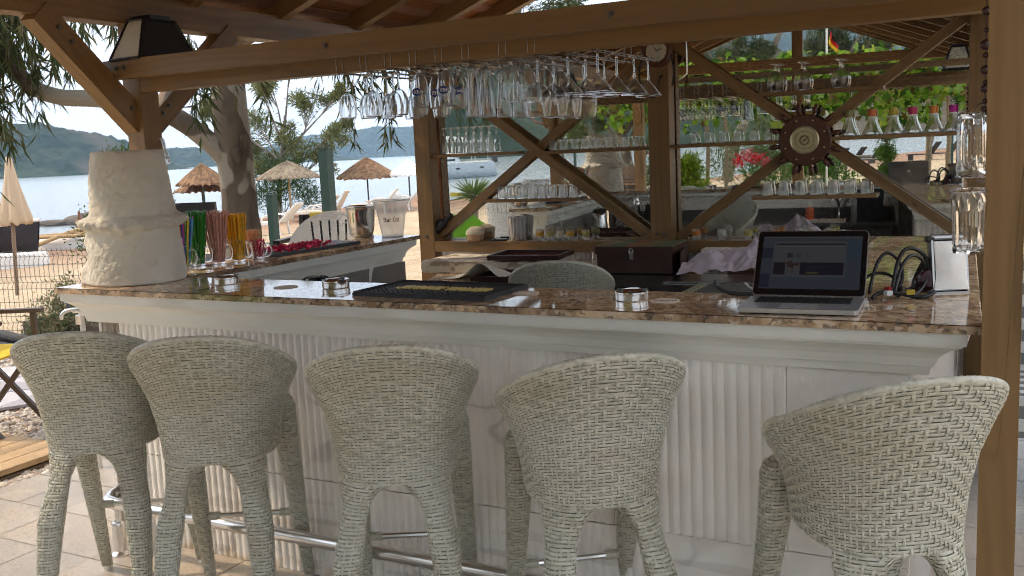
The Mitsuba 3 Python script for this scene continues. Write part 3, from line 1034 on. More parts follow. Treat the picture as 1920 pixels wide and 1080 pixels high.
for li, (kind, yy) in plan.items():
    for gi, y in enumerate(yy):
        ex = LOGO if kind == 'beer' and li in (3, 4) and gi < 2 else ()
        lg = 'blue-printed ' if ex else ''
        glass(names_[kind].replace(' ', '_'), kind, (lanes[li] + .003 * ((gi * 7 + li) % 3 - 1), y, ZR + .0042),
              f'{lg}{names_[kind]} upside down, {nth[gi]} in the {laneword[li]} rack lane from the left', 'glass', 'glasses hanging in the wire rack', rz=.25 if ex else 0, extra=ex)
for x in (2.64,):
    put('wire_hook', tube([(x, .64, 1.97), (x, .64, 1.86), (x - .03, .64, 1.84)], .0025, 6), 'steel', RACK, True)

# the ledges on the mirror wall
for k in range(7):
    glass('champagne_flute', 'flute', wall(-0.045 + k * .062, .055, 1.612 + .187), f'champagne flute upside down on the left mirror ledge, {laneword[k]} from the left', 'glass', 'flutes upside down on the mirror ledge')
for k in range(8):
    glass('shot_glass', 'shot', wall(0.80 + k * .082 + (.03 if k > 5 else 0), .055, 1.604 + .073), f'shot glass upside down on the ledge right of the left cross, {laneword[k]} from the left', 'glass', 'shot glasses on the mirror ledge')
for k in range(6):
    glass('shot_glass', 'shot', wall(1.78 + k * .095, .055, 1.608 + .073), f'shot glass upside down on the ledge left of the ship wheel, {laneword[k]} from the left', 'glass', 'shot glasses on the mirror ledge')
for k in range(8):
    glass('tumbler', 'tumbler', wall(0.395 + k * .078, .055, 1.280 + .089), f'ribbed tumbler upside down on the lower left ledge, {laneword[k]} from the left', 'glass', 'tumblers on the lower ledges')
for k in range(7):
    glass('tumbler', 'tumbler', wall(2.25 + k * .098, .055, 1.264 + .089), f'ribbed tumbler upside down on the lower right ledge, {laneword[k]} from the left', 'glass', 'tumblers on the lower ledges')
for k, x in enumerate((2.305, 2.465, 2.685)):
    glass('balloon_glass', 'balloon', wall(x, .06, 1.904 + .171), f'big balloon glass upside down on the top right ledge, {laneword[k]} from the left', 'glass', 'balloon glasses on the top ledge')
# carafes standing on their mouths, with coloured feet
bell = dense([(.058, 0), (.0565, .006), (.046, .030), (.034, .058), (.0255, .085), (.0225, .112)], 4)
bell = lathe(np.vstack([bell, bell[::-1] - [.0022, 0]]), 24)
bellr = lathe([(.0585, -.001), (.0595, .001), (.0585, .003), (.0570, .001)], 24)
bellp = [('body', mikit.ply(bell, 'solid_glass', True)), ('lip', mikit.ply(bellr, 'solid_glass', True))]
for k, (x, col, nm) in enumerate(((2.735, (.20, .19, .05), 'olive green'), (2.865, (.55, .13, .03), 'burnt orange'), (2.985, (.42, .33, .03), 'mustard yellow'), (3.09, (.45, .02, .10), 'crimson'), (3.205, (.62, .20, .03), 'bright orange'), (3.31, (.50, .015, .28), 'magenta'))):
    p = wall(x, .058, 1.614)
    kk = thing('carafe', f'small bell-shaped glass carafe upside down with a {nm} foot, on the right ledge', 'carafe', None)
    for n, d in bellp:
        scene[f'{kk}__{n}'] = {**d, 'to_world': TW(p)}
    put('foot', at(lathe([(0, .112), (.0215, .112), (.0235, .116), (.0255, .150), (.0245, .153), (0, .153)], 20), p), C(*col, .35), kk, 25)

# on the rail under the mirror
for k in range(5):
    x = 0.70 + k * .075 + (.04 if k > 3 else 0)
    kk = glass('tea_glass', 'tea', wall(x, .095, .986), f'small tea glass with gold and amber rim on the rail, {laneword[k]} of the left row', 'glass', 'painted tea glasses on the rail')
    put('painted_band', at(lathe([(.0262, .030), (.0292, .066)], 18), wall(x, .095, .986)), C(*[(.55, .30, .05), (.40, .36, .12), (.62, .55, .40)][k % 3], .3, .4), kk, True)
for k in range(6):
    x = 1.80 + k * .168
    kk = glass('tea_glass', 'tea', wall(x, .095, .986), f'small tea glass with gold and amber rim on the rail, {laneword[k]} of the right row', 'glass', 'painted tea glasses on the rail')
    put('painted_band', at(lathe([(.0262, .030), (.0292, .066)], 18), wall(x, .095, .986)), C(*[(.55, .20, .04), (.50, .48, .40), (.40, .36, .10)][k % 3], .3, .4), kk, True)
for k, (x, o) in enumerate(((.505, .10), (.535, .055))):
    sh = lathe([(0, 0), (.030, 0), (.033, .004), (.036, .03), (.040, .12), (.043, .168), (.041, .169), (.038, .166), (.03, .02), (0, .015)], 48)
    v = np.array(sh.vertices)
    a = np.arctan2(v[:, 1], v[:, 0])
    v[:, :2] *= (1 + .03 * np.cos(a * 16) * (np.hypot(v[:, 0], v[:, 1]) > .02))[:, None]
    one('shaker_cup', at(trimesh.Trimesh(v, sh.faces, process=False), wall(x, o, .985)), 'steel', ('front' if k == 0 else 'rear') + ' fluted steel shaker cup on the rail', 'cup', 'shaker cups on the rail', smooth=30)
pj = wall(.19, .09, .985)
jar = thing('covered_jar', 'brown clay jar under a pale cloth cover tied with string, on the left rail', 'jar')
put('body', at(lathe([(0, 0), (.052, 0), (.060, .01), (.062, .055), (.058, .075), (0, .076)], 22), pj), C(.40, .24, .13, .7), jar, 30)
cl = lathe(dense([(.066, .048), (.067, .065), (.060, .078), (.03, .098), (.001, .102)], 5), 40)
put('cloth_cover', at(noisy(cl, .006, 40, 2), pj), C(.55, .48, .38, .9), jar, True)
put('string', at(tube(np.c_[.0645 * np.cos(np.linspace(0, 6.28, 30)), .0645 * np.sin(np.linspace(0, 6.28, 30)), np.full(30, .062)], .0025, 6, False), pj), C(.5, .4, .25, .9), jar, True)
one('phone', at(cbox((.12, .062, .012), .004), wall(.375, .085, .992), .15), BLACK, 'black mobile phone lying flat on the left rail', 'phone')
btl = lathe(dense([(0, 0), (.036, 0), (.038, .006), (.038, .17), (.03, .20), (.015, .225), (.014, .27), (.016, .272), (.016, .285), (0, .286)], 4), 20)
btl.apply_transform(trimesh.transformations.rotation_matrix(math.radians(52), [0, 1, 0]))
one('dark_bottle', at(btl, (-0.225, 3.30, 1.0)), C(.015, .014, .018, .35), 'dark bottle leaning in the left corner of the mirror wall', 'bottle', smooth=30)

# ship's wheel on the right cross
WC = wall(2.487, .105, 1.602)
wheel = thing('ship_wheel', 'dark wooden ship wheel with round brass dial on the right cross', 'ship wheel')
fr_ = np.eye(4)
fr_[:3, 0] = (math.cos(WROT), math.sin(WROT), 0)
fr_[:3, 1] = (0, 0, 1)
fr_[:3, 2] = (math.sin(WROT), -math.cos(WROT), 0)
fr_[:3, 3] = WC


def onw(m):
    m = m.copy()
    m.apply_transform(fr_)
    return m


DW = C(.085, .030, .016, .4)
put('ring', onw(lathe([(.090, -.014), (.150, -.014), (.156, -.008), (.156, .008), (.150, .014), (.090, .014), (.084, 0)][::1] + [(.090, -.014)], 48)), DW, wheel, 30)
for k in range(12):
    a = (k + .38) * math.pi / 6
    pr_ = [(0, .145), (.012, .145), (.010, .158), (.008, .165), (.015, .176), (.0165, .190), (.012, .204), (.010, .208), (.012, .213), (.009, .220), (0, .222)]
    h_ = lathe(pr_, 12)
    h_.apply_transform(trimesh.transformations.rotation_matrix(-math.pi / 2, [1, 0, 0]))
    h_.apply_transform(trimesh.transformations.rotation_matrix(a - math.pi / 2, [0, 0, 1]))
    put('handle', onw(h_), DW, wheel, 40)
for k in range(8):
    a = (k + .5) * math.pi / 4
    put('stud', onw(at(lathe([(.006, 0), (.006, .003), (.003, .0055), (0, .006)], 10), (.125 * math.cos(a), .125 * math.sin(a), .014))), C(.6, .45, .2, .3, 1.0), wheel, 30)
put('dial', onw(lathe([(0, -.01), (.086, -.01), (.087, .016), (.081, .020), (.077, .017), (.0, .016)], 40)), C(.52, .45, .28, .35, .55), wheel, 30)
put('dial_ring', onw(at(lathe([(.022, .0165), (.026, .0185), (.030, .0165)], 30), (0, 0, 0))), C(.16, .11, .05, .5), wheel, True)
put('dial_ring', onw(at(lathe([(.052, .0165), (.0545, .018), (.057, .0165)], 30), (0, 0, 0))), C(.30, .22, .10, .5), wheel, True)
put('needle', onw(at(cbox((.045, .006, .003), .001), (.006, .004, .020), .7)), C(.1, .06, .03, .4), wheel)

# clock on the middle post
CC = wall(1.585, .155, 2.205)
fr_[:3, 3] = CC
clock = thing('wall_clock', 'round clock in a dark wooden case hung on the middle post', 'clock')
put('case', onw(lathe([(0, -.025), (.10, -.025), (.104, -.015), (.100, .010), (.086, .018), (.082, .010), (0, .008)], 40)), C(.11, .045, .025, .4), clock, 30)
put('face', onw(lathe([(.082, .0095), (0, .0105)], 36)), C(.52, .48, .38, .5), clock)
for k in range(12):
    a = k * math.pi / 6
    put('hour_mark', onw(at(cbox((.011 if k % 3 else .016, .0035, .001), .0003), (.069 * math.cos(a), .069 * math.sin(a), .0112), a)), C(.03, .025, .02, .5), clock)
for L_, a, w_ in ((.042, math.radians(18), .006), (.062, math.radians(118), .004)):
    put('hand', onw(at(cbox((L_, w_, .001), .0003), (L_ * .42 * math.cos(a), L_ * .42 * math.sin(a), .0125), a)), C(.02, .02, .02, .5), clock)


def chain(pts, n, r=.0035, L=.017, lkey=None):
    p = spline(pts, n)
    ms = []
    for k in range(n):
        a = np.linspace(0, 2 * np.pi, 11)
        m = tube(np.c_[L * .62 * np.cos(a), L * .36 * np.sin(a), 0 * a], .0022, 5, False)
        t = p[min(k + 1, n - 1)] - p[max(k - 1, 0)]
        R = frame(t, (1, 0, 0) if k % 2 else (0, 1, 0.1))
        m.vertices = np.array(m.vertices) @ R + p[k]
        ms.append(m)
    return ms


ch = thing('hanging_chain', 'dark decorative chain looped round the middle post below the clock', 'chain')
lk = chain([CC + V(-.10, -.01, -.05), CC + V(-.115, -.02, -.15), CC + V(-.08, -.01, -.25), CC + V(-.03, 0, -.29), CC + V(.0, .0, -.24), CC + V(.03, .0, -.16)], 34) + chain([CC + V(.09, 0, -.02), CC + V(.115, -.01, -.13), CC + V(.10, 0, -.22)], 18)
tag(put('links', cat(lk), C(.06, .045, .04, .4, .6), ch, True), kind='stuff')

# lamps standing on the beams
for nm, (x0, x1, y0, y1, z0), lab in (('l', (-.10, .095, .50, .86, 2.118), 'lantern with cream panels and black frame standing on the beam above the plaster pot'),
                                      ('r', (3.38, 3.60, .48, .72, 2.10), 'lantern with cream panels at the right end of the beam, seen in the mirror')):
    lt = thing('lantern', lab, 'lantern')
    zt = z0 + .185
    k = .26
    bx = [V(x0, y0, z0), V(x1, y0, z0), V(x1, y1, z0), V(x0, y1, z0)]
    c_ = sum(bx) / 4
    tx_ = [c_ + (p - c_) * .52 + V(0, 0, .185) for p in bx]
    for q in range(4):
        put('frame_bar', tube([bx[q], tx_[q]], .008, 6), BLACK, lt)
        put('frame_bar', tube([bx[q], bx[(q + 1) % 4]], .008, 6), BLACK, lt)
        put('frame_bar', tube([tx_[q], tx_[(q + 1) % 4]], .008, 6), BLACK, lt)
    for q in range(4):
        a, b, c2, d2 = bx[q], bx[(q + 1) % 4], tx_[(q + 1) % 4], tx_[q]
        nn = np.cross(b - a, d2 - a)
        nn = nn / np.linalg.norm(nn) * .004
        vv = np.array([a, b, c2, d2, a - nn, b - nn, c2 - nn, d2 - nn])
        ff = [[0, 1, 2], [0, 2, 3], [4, 6, 5], [4, 7, 6], [0, 4, 5], [0, 5, 1], [1, 5, 6], [1, 6, 2], [2, 6, 7], [2, 7, 3], [3, 7, 4], [3, 4, 0]]
        dark = (nm == 'l' and q == 1)
        put('shade_panel', trimesh.Trimesh(vv, ff, process=False), C(.015, .013, .012, .5) if dark else C(.62, .58, .47, .6), lt)
    put('cap', box(tuple(sum(tx_) / 4 + V(0, 0, .012)), (.12, .12, .02)), BLACK, lt)

# beer mugs: body, base, handle
def mug_parts(r=.040, h=.13, ribs=10):
    a = tumbler(r * .93, r, h, .014, 20, ribs)
    hd = spline([(r * .95, 0, h * .80), (r + .026, 0, h * .80), (r + .036, 0, h * .55), (r + .026, 0, h * .25), (r * .93, 0, h * .22)], 16)
    ring = tube(np.c_[r * np.cos(np.linspace(0, 2 * np.pi, 25)), r * np.sin(np.linspace(0, 2 * np.pi, 25)), np.full(25, h)], .0018, 6, False)
    return a + [('handle', tube(hd, .0055, 8), 'solid_glass', True), ('lip', ring, 'solid_glass', True)]


MUG = plies(mug_parts())
MUGB = plies(mug_parts(.046, .158, 12))


def mug(parts, M, label, group=None):
    k = thing('glass_mug', label, 'mug', group)
    for n, d in parts:
        scene[f'{k}__{n}'] = {**d, 'to_world': M}
    return k


hang = lambda loc, rz, tilt: T().translate(list(map(float, loc))).rotate([0, 0, 1], rz).rotate([0, 1, 0], tilt)
mug(MUG, hang((-.035, .70, 1.635), -25, -38), 'fluted glass mug hanging tilted on the left front post, upper of two')
mug(MUG, hang((-.03, .70, 1.425), -25, -30), 'fluted glass mug hanging on the left front post, half hidden by the plaster pot')
mug(MUGB, hang((3.592, -.03, 1.665), 75, 176), 'big fluted glass mug hanging on the thick right post, upper of two')
mug(MUGB, hang((3.588, -.03, 1.315), 75, -4), 'big fluted glass mug hanging on the thick right post, lower of two')
one('mug_hooks', cat([tube([(3.63, -.03, z + .115), (3.60, -.03, z + .125), (3.585, -.03, z + .10), (3.60, -.03, z + .085)], .003, 6) for z in (1.56, 1.37)]), 'steel', 'small steel hooks holding the mugs on the right post', 'hook')
# bead strings beside the right post
bd = thing('bead_string', 'string of dark wooden beads hanging at the left edge of the thick right post', 'bead string')
put('cord', cyl((3.612, -.05, 1.99), (3.614, -.05, 1.655), .0018, 5), C(.10, .07, .05, .8), bd)
for z, r in ((1.955, .009), (1.935, .006), (1.905, .011), (1.86, .006), (1.825, .013), (1.80, .007), (1.765, .011), (1.735, .006), (1.72, .010), (1.69, .006), (1.67, .008)):
    put('bead', at(trimesh.creation.icosphere(2, r), (3.613, -.05, z)), C(.035, .012, .010, .35), bd, True)

# ------------------------------------------------------------------ along the left counter
def straws(x, y, z, n, h, cols, r=.0032, spread=.03, lean=.10, bend=False):
    ms = []
    for k in range(n):
        a, q = rng.uniform(0, 6.28), spread * math.sqrt(rng.uniform(0, 1))
        b = V(x + q * .75 * math.cos(a), y + q * .75 * math.sin(a), z)
        t = b + V(math.cos(a) * q / spread * lean * h + rng.normal(0, .006), math.sin(a) * q / spread * lean * h + rng.normal(0, .006), h * rng.uniform(.94, 1.03))
        ms.append((tube([b, t], r, 6), cols[k % len(cols)] if len(cols) > 1 else np.array(cols[0]) * rng.uniform(.85, 1.1)))
    return many(ms)


SM = plies(mug_parts(.038, .115, 0))
spots = [(.12, .62, 'rainbow', 30, .235, [(.55, .10, .02), (.03, .10, .5), (.06, .35, .12), (.35, .05, .3), (.7, .5, .05), (.1, .35, .55)], 'bundle of many-coloured straws leaning in a mug behind the plaster pot'),
         (.085, .755, 'green', 48, .255, [(.04, .23, .03)], 'thick bundle of green straws in a glass mug'),
         (.13, .845, 'pink', 45, .25, [(.62, .32, .26)], 'bundle of pale pink straws in a glass mug'),
         (.165, .945, 'orange', 70, .225, [(.85, .45, .012)], 'dense bundle of orange straws in a glass mug')]
for x, y, nm, n, h, cols, lab in spots:
    mug(SM, hang((x, y, H), 20, 0), f'clear glass mug holding the {nm} straws', 'mugs on the left counter')
    m, c_ = straws(x, y, H + .016, int(n * 1.5), h, cols, .0036, .040, .16 if nm != 'orange' else .10)
    b_ = thing('straw_bundle', lab, 'straws', None)
    tag(put('straws', m, 'painted_gloss', b_, color=c_), kind='stuff')
for k, (x, y, nm) in enumerate(((.135, 1.09, 'wooden toothpicks'), (.205, 1.05, 'red stirrers'))):
    mug(plies(mug_parts(.034, .095, 0)), hang((x, y, H), 25, 0), f'small glass mug holding the {nm}', 'mugs on the left counter')
    m, c_ = straws(x, y, H + .016, 70 if k == 0 else 25, .135 if k == 0 else .09, [(.55, .33, .14), (.60, .24, .15), (.50, .36, .2)] if k == 0 else [(.5, .02, .06)], .0016, .028, .22)
    b_ = thing('toothpick_bundle' if k == 0 else 'stirrer_bundle', 'spray of wooden toothpicks in a small glass mug' if k == 0 else 'short red stirrers in a small glass mug', 'toothpicks' if k == 0 else 'stirrers', None)
    tag(put('sticks', m, 'painted', b_, color=c_), kind='stuff')
one('serving_slate', box((.16, 1.49, H + .010), (.20, .66, .018), -.08), C(.03, .032, .036, .5), 'long dark slate board on the left counter', 'board')
pm = []
for k in range(330):
    x, y = rng.normal(0, .05), rng.uniform(-.31, .12)
    r = rng.uniform(.008, .015)
    m = trimesh.Trimesh(*(lambda q: (q[:, :3], [[0, 1, 2], [0, 2, 3], [0, 3, 4], [0, 4, 5]]))(np.array([[0, 0, 0]] + [[r * math.cos(t), r * math.sin(t), .006 * math.sin(2 * t + k)] for t in np.linspace(0, 4.6, 5)])), process=False)
    m = at(m, (0, 0, 0), rng.uniform(0, 6.28), 1, rng.normal(0, .7), rng.normal(0, .7))
    pile = .014 * math.exp(-(x / .05) ** 2) * rng.uniform(0, 1.5)
    pm.append((at(m, (.16 + x + .08 * y, 1.49 + y, H + .026 + pile)), np.array([(.50, .012, .075), (.58, .045, .12), (.40, .008, .05), (.62, .25, .28)][k % 4 if k % 9 == 0 else k % 3]) * rng.uniform(.8, 1.15)))
m, c_ = many(pm)
one('flower_petals', m, 'leafy', 'heap of crimson flower petals scattered on the slate board', 'petals', kind='stuff', color=c_)
bk = lathe(dense([(0, .004), (.055, .004), (.072, .022), (.083, .08), (.092, .19), (.104, .198), (.105, .203), (.090, .200), (.080, .09), (.06, .02), (0, .015)], 3), 40)
ib = thing('ice_bucket', 'shiny steel ice bucket at the far end of the left counter', 'ice bucket')
put('body', at(bk, (.03, 2.17, H)), 'chrome', ib, True)
put('ring_handle', at(tube(np.c_[.028 * np.cos(np.linspace(0, 6.28, 20)), 0 * np.linspace(0, 1, 20), .028 * np.sin(np.linspace(0, 6.28, 20))], .004, 6, False), (-.068, 2.12, H + .12), .6), 'chrome', ib, True)
vb = thing('clear_bucket', 'clear plastic ice bucket with dark lettering beside the steel bucket', 'bucket')
B('frosted', two(principled(rgb((.8, .8, .8)), .15, spec_trans=.0)))
put('body', at(lathe(dense([(.066, .004), (.075, .06), (.095, .17), (.118, .225)], 4), 32), (.215, 2.24, H)), 'cloudy_plastic', vb, True)
put('base', at(lathe([(0, .0), (.066, .0), (.067, .006), (0, .008)], 28), (.215, 2.24, H)), C(.7, .7, .68, .4), vb, True)
put('lip', at(lathe([(.118, .223), (.122, .228), (.118, .231), (.114, .227)], 32), (.215, 2.24, H)), C(.75, .77, .78, .3), vb, True)
tx = meshkit.text_mesh('Bar Oz', .024, .0005, True)
tv = np.array(tx.vertices)
R_ = .0925
a0 = math.radians(-52) - 0.65
aa_ = a0 + tv[:, 0] / R_
rr2 = R_ - (.13 - (tv[:, 1] + .10)) * .16 + .002 + tv[:, 2]
put('lettering', trimesh.Trimesh(np.c_[.215 + rr2 * np.cos(aa_), 2.24 + rr2 * np.sin(aa_), H + .10 + tv[:, 1]], tx.faces, process=False), C(.10, .035, .03, .5), vb)

# ------------------------------------------------------------------ on the front counter
ASH = mikit.ply(lathe([(0, 0), (.050, 0), (.053, .003), (.0535, .022), (.055, .024), (.055, .029), (.051, .032), (.043, .031), (.038, .026), (.02, .018), (0, .018)], 40), 'chrome', 25)
NOT = mikit.ply(cat([at(cbox((.018, .012, .006), .001), (.046 * math.cos(a), .046 * math.sin(a), .0315), a) for a in (.3, 2.4, 4.5)]), C(.04, .04, .04, .4))
for x, y, lab in ((.745, .262, 'round steel ashtray nearest the plaster pot'), (1.325, .262, 'round steel ashtray between the coaster and the black bar mat'), (2.575, .218, 'round steel ashtray left of the laptop')):
    k = thing('ashtray', lab, 'ashtray')
    scene[f'{k}__bowl'] = {**ASH, 'to_world': TW((x, y, H))}
    scene[f'{k}__rests'] = {**NOT, 'to_world': TW((x, y, H), x)}
CO = mikit.ply(lathe([(0, 0), (.0475, 0), (.048, .001), (.0475, .002), (0, .002)], 36), C(.55, .46, .36, .8), 25)
for k, (x, y, lab) in enumerate(((1.105, .222, 'plain round paper coaster left of the middle ashtray'), (2.158, .268, 'plain round paper coaster at the right end of the bar mat'), (2.69, .212, 'round paper coaster with dark printed lettering, left of the laptop'))):
    kk = thing('coaster', lab, 'coaster')
    scene[f'{kk}__card'] = {**CO, 'to_world': TW((x, y, H + .0005))}
    if k == 2:
        t = meshkit.text_mesh('BOMONTI', .013, .0003, True)
        t.vertices = (np.array(t.vertices) - [np.mean(t.bounds[:, 0]), .006, 0]) * [.9, 1, 1]
        put('print', at(t, (x, y, H + .0026), .1), C(.10, .03, .03, .6), kk)
# black ribbed bar mat with gold lettering
mt = thing('bar_mat', 'black rubber bar mat with raised gold lettering', 'bar mat')
cx_, cy_, mr = 1.822, .238, -.028
ML, MW = .565, .315
put('base', at(cbox((ML, MW, .010), .003), (cx_, cy_, H + .0055), mr), RUB, mt)
st_ = []
for i in range(50):
    for j in range(26):
        lx_, ly_ = -ML / 2 + .012 + i * (ML - .024) / 49, -MW / 2 + .012 + j * (MW - .024) / 25
        if abs(ly_ - .0) < .062 and abs(lx_) < .205:
            continue
        if (i + j) % 2:
            continue
        q = trimesh.Trimesh([[-.003, -.003, 0], [.003, -.003, 0], [.003, .003, 0], [-.003, .003, 0], [0, 0, .0035]], [[0, 1, 4], [1, 2, 4], [2, 3, 4], [3, 0, 4]], process=False)
        st_.append(at(q, (lx_, ly_, 0)))
tag(put('studs', at(cat(st_), (cx_, cy_, H + .0105), mr), RUB, mt), kind='stuff')
for a, b in (((-ML / 2, -MW / 2), (ML / 2, -MW / 2)), ((ML / 2, -MW / 2), (ML / 2, MW / 2)), ((-ML / 2, MW / 2), (ML / 2, MW / 2)), ((-ML / 2, -MW / 2), (-ML / 2, MW / 2))):
    c_, s_2 = math.cos(mr), math.sin(mr)
    g_ = lambda p: (cx_ + p[0] * .985 * c_ - p[1] * .97 * s_2, cy_ + p[0] * .985 * s_2 + p[1] * .97 * c_, H + .013)
    put('edge_rib', bar(g_(a), g_(b), .005, .007)[0], RUB, mt)
t = meshkit.text_mesh('JOHNNIE WALKER', .052, .004, True)
bb = t.bounds
t.vertices = (np.array(t.vertices) - [bb[:, 0].mean(), .026, 0]) * [.395 / (bb[1, 0] - bb[0, 0]), 1.25, 1]
put('lettering', at(t, (cx_ + .01, cy_ + .01, H + .0103), mr), C(.55, .42, .12, .45), mt)

# laptop
LP = thing('laptop', 'open silver laptop with a dark web page on its screen', 'laptop')
lw, lh, lrot, ltl = .336, .235, .062, .642
LX, LY = 3.1211, .286
ALU = C(.46, .46, .46, .34, .75)
La = np.eye(4)
La[:3, :3] = trimesh.transformations.rotation_matrix(lrot, [0, 0, 1])[:3, :3]
La[:3, 3] = (LX, LY, H)
# base frame: origin at the hinge, y back; lid leans back by ltl
def rr_box(w, h, d, r, n=6):
    P = Polygon([(-w / 2, 0), (w / 2, 0), (w / 2, h), (-w / 2, h)]).buffer(-r).buffer(r, quad_segs=n)
    return trimesh.creation.extrude_polygon(P, d, engine='earcut')


def lb(m):
    m = m.copy()
    m.apply_transform(La)
    return m


base = rr_box(lw, lh, .013, .012)
put('base', lb(at(base, (0, -lh, .004))), ALU, LP, 30)
put('keyboard_well', lb(at(cbox((.275, .105, .0012), .0004), (0, -.072, .0174))), C(.03, .03, .032, .5), LP)
keys = []
for r in range(6):
    n = 14 if r < 5 else 9
    for k in range(n):
        wk = .0165 if not (r == 5 and k == 4) else .09
        x = (-.128 + k * .0197) if r < 5 else (-.128 + k * .0197 + (0 if k < 4 else (.035 if k == 4 else .078)))
        keys.append(at(cbox((wk, .0135 if r else .007, .002), .0006), (x, -.026 - r * .0178 + (0 if r else -.004), .0186)))
tag(put('keys', lb(cat(keys)), C(.012, .012, .013, .45), LP), kind='stuff')
put('trackpad', lb(at(cbox((.105, .075, .0006), .0002), (0, -.178, .0172))), C(.52, .52, .52, .35, .6), LP)
lidT = trimesh.transformations.rotation_matrix(math.pi / 2 - ltl, [1, 0, 0])


def ld(m):
    m = m.copy()
    m.apply_transform(lidT)
    m.apply_translation((0, .0, .016))
    return lb(m)


put('lid', ld(at(rr_box(lw, lh, .0055, .012), (0, .003, -.0058))), ALU, LP, 30)
put('bezel', ld(at(rr_box(lw - .005, lh - .005, .0012, .011), (0, .0055, -.0003))), C(.006, .006, .007, .12), LP, 30)
SCR = []
def scr(x0, y0, x1, y1, c, z=0.0):
    sw, sh = .300, .188
    q = [(-sw / 2 + x * sw, .027 + (1 - y) * sh) for x, y in ((x0, y1), (x1, y1), (x1, y0), (x0, y0))]
    SCR.append((trimesh.Trimesh([[a, b, .0012 + z] for a, b in q], [[0, 1, 2], [0, 2, 3]], process=False), c))


scr(0, 0, 1, 1, (.115, .15, .20))
scr(0, 0, 1, .022, (.22, .23, .25), .0001)
scr(.0, .22, .11, .42, (.05, .065, .12), .0001)
scr(.0, .72, .10, .98, (.04, .06, .12), .0001)
scr(.86, .05, .99, .45, (.10, .16, .23), .0001)
scr(.12, .09, .85, .78, (.20, .215, .235), .0002)
scr(.14, .135, .84, .165, (.03, .032, .04), .0003)
scr(.14, .17, .84, .20, (.24, .25, .27), .0003)
scr(.15, .215, .21, .225, (.12, .13, .16), .0003)
scr(.26, .32, .32, .41, (.07, .08, .10), .0003)
scr(.35, .33, .40, .40, (.14, .15, .17), .0003)
scr(.45, .37, .51, .385, (.10, .11, .13), .0003)
scr(.13, .50, .25, .735, (.012, .015, .035), .0003)
scr(.255, .50, .395, .735, (.19, .20, .22), .0003)
scr(.40, .50, .835, .735, (.014, .018, .05), .0003)
scr(.46, .57, .68, .585, (.05, .06, .10), .0004)
scr(.46, .61, .60, .622, (.05, .06, .10), .0004)
scr(.47, .68, .585, .715, (.20, .18, .05), .0004)
m, c_ = many(SCR)
B('screen', {'type': 'diffuse', 'reflectance': rgb((.01, .01, .012))})
scene['screen_light'] = two({'type': 'blendbsdf', 'weight': 0.5, 'a': {'type': 'diffuse', 'reflectance': VC}, 'b': {'type': 'diffuse', 'reflectance': VC}})
del scene['screen'], scene['screen_light']
k = put('screen', ld(m), C(.01, .01, .012, .2), LP, color=np.clip(c_ * .013, 0, 1))
scene[k]['emitter'] = {'type': 'area', 'radiance': VC}
tree = [at(trimesh.creation.icosphere(1, .006 * rng.uniform(.5, 1)), (rng.normal(-.0525, .008), .107 + abs(rng.normal(0, .008)), .0017)) for _ in range(16)]
put('screen_picture', ld(cat([trimesh.Trimesh(np.array(t.vertices) * [1, 1, .02] + [0, 0, .0016], t.faces, process=False) for t in tree] + [at(cbox((.003, .02, .0004), .0001), (-.0525, .094, .0017))])), C(.03, .012, .012, .6), LP)
# the fruit emblem on the lid's back
ap = Point(-.5, 0).buffer(.62).union(Point(.5, 0).buffer(.62)).union(Point(0, -.15).buffer(.82)).difference(Point(1.12, .12).buffer(.42)).difference(Point(0, 1.02).buffer(.42)).difference(Point(0, -1.25).buffer(.34))
lf = Point(.02, 1.02).buffer(.42).intersection(Point(.38, 1.32).buffer(.42))
em = [trimesh.creation.extrude_polygon(g, .0004, engine='earcut') for u_ in (ap, lf) for g in getattr(u_, 'geoms', [u_])]
em = cat(em)
em.vertices = np.array(em.vertices) * [-.0155, .0155, -1] + [0, lh * .53, -.0062]
put('lid_emblem', ld(em), C(.80, .80, .80, .3), LP)

# cables, camera-like bundle, napkins
cabs = thing('cable_bundle', 'tangle of black cables looped behind the right side of the laptop', 'cables')
for pts, r in (([(3.36, .40, 1.135), (3.37, .44, 1.20), (3.40, .48, 1.245), (3.43, .52, 1.22), (3.42, .55, 1.16), (3.38, .52, 1.13)], .0055), ([(3.34, .47, 1.13), (3.355, .5, 1.215), (3.385, .53, 1.262), (3.43, .55, 1.235), (3.44, .53, 1.17), (3.40, .45, 1.128)], .006),
               ([(3.28, .45, 1.13), (3.29, .5, 1.20), (3.325, .54, 1.245), (3.36, .54, 1.21), (3.365, .5, 1.15), (3.37, .42, 1.128)], .0055), ([(3.26, .46, 1.135), (3.30, .50, 1.185), (3.34, .50, 1.175), (3.36, .46, 1.13), (3.44, .40, 1.127)], .005),
               ([(3.30, .36, 1.126), (3.36, .40, 1.14), (3.42, .41, 1.127), (3.47, .44, 1.14)], .006)):
    put('cable', tube(spline(pts, 30), r, 8), BLACK, cabs, True)
for x, y, c_ in ((3.335, .45, (.35, .02, .02)), (3.405, .40, (.5, .38, .03)), (3.345, .37, (.5, .5, .5)), (3.37, .47, (.02, .02, .02))):
    put('plug', at(cbox((.024, .014, .014), .003), (x, y, 1.142), rng.uniform(0, 3)), C(*c_, .4), cabs)
hd = thing('headphones', 'dark red and black round object lying behind the cables', 'headphones')
for k, (x, y, z) in enumerate(((3.425, .60, 1.165), (3.44, .56, 1.19))):
    put('ear_cup', at(lathe([(0, 0), (.028, 0), (.034, .008), (.034, .022), (.026, .036), (0, .038)], 26), (x, y, z - .03), 0, 1, 1.2, .3 + k * .6), C(.045, .012, .016, .3), hd, 30)
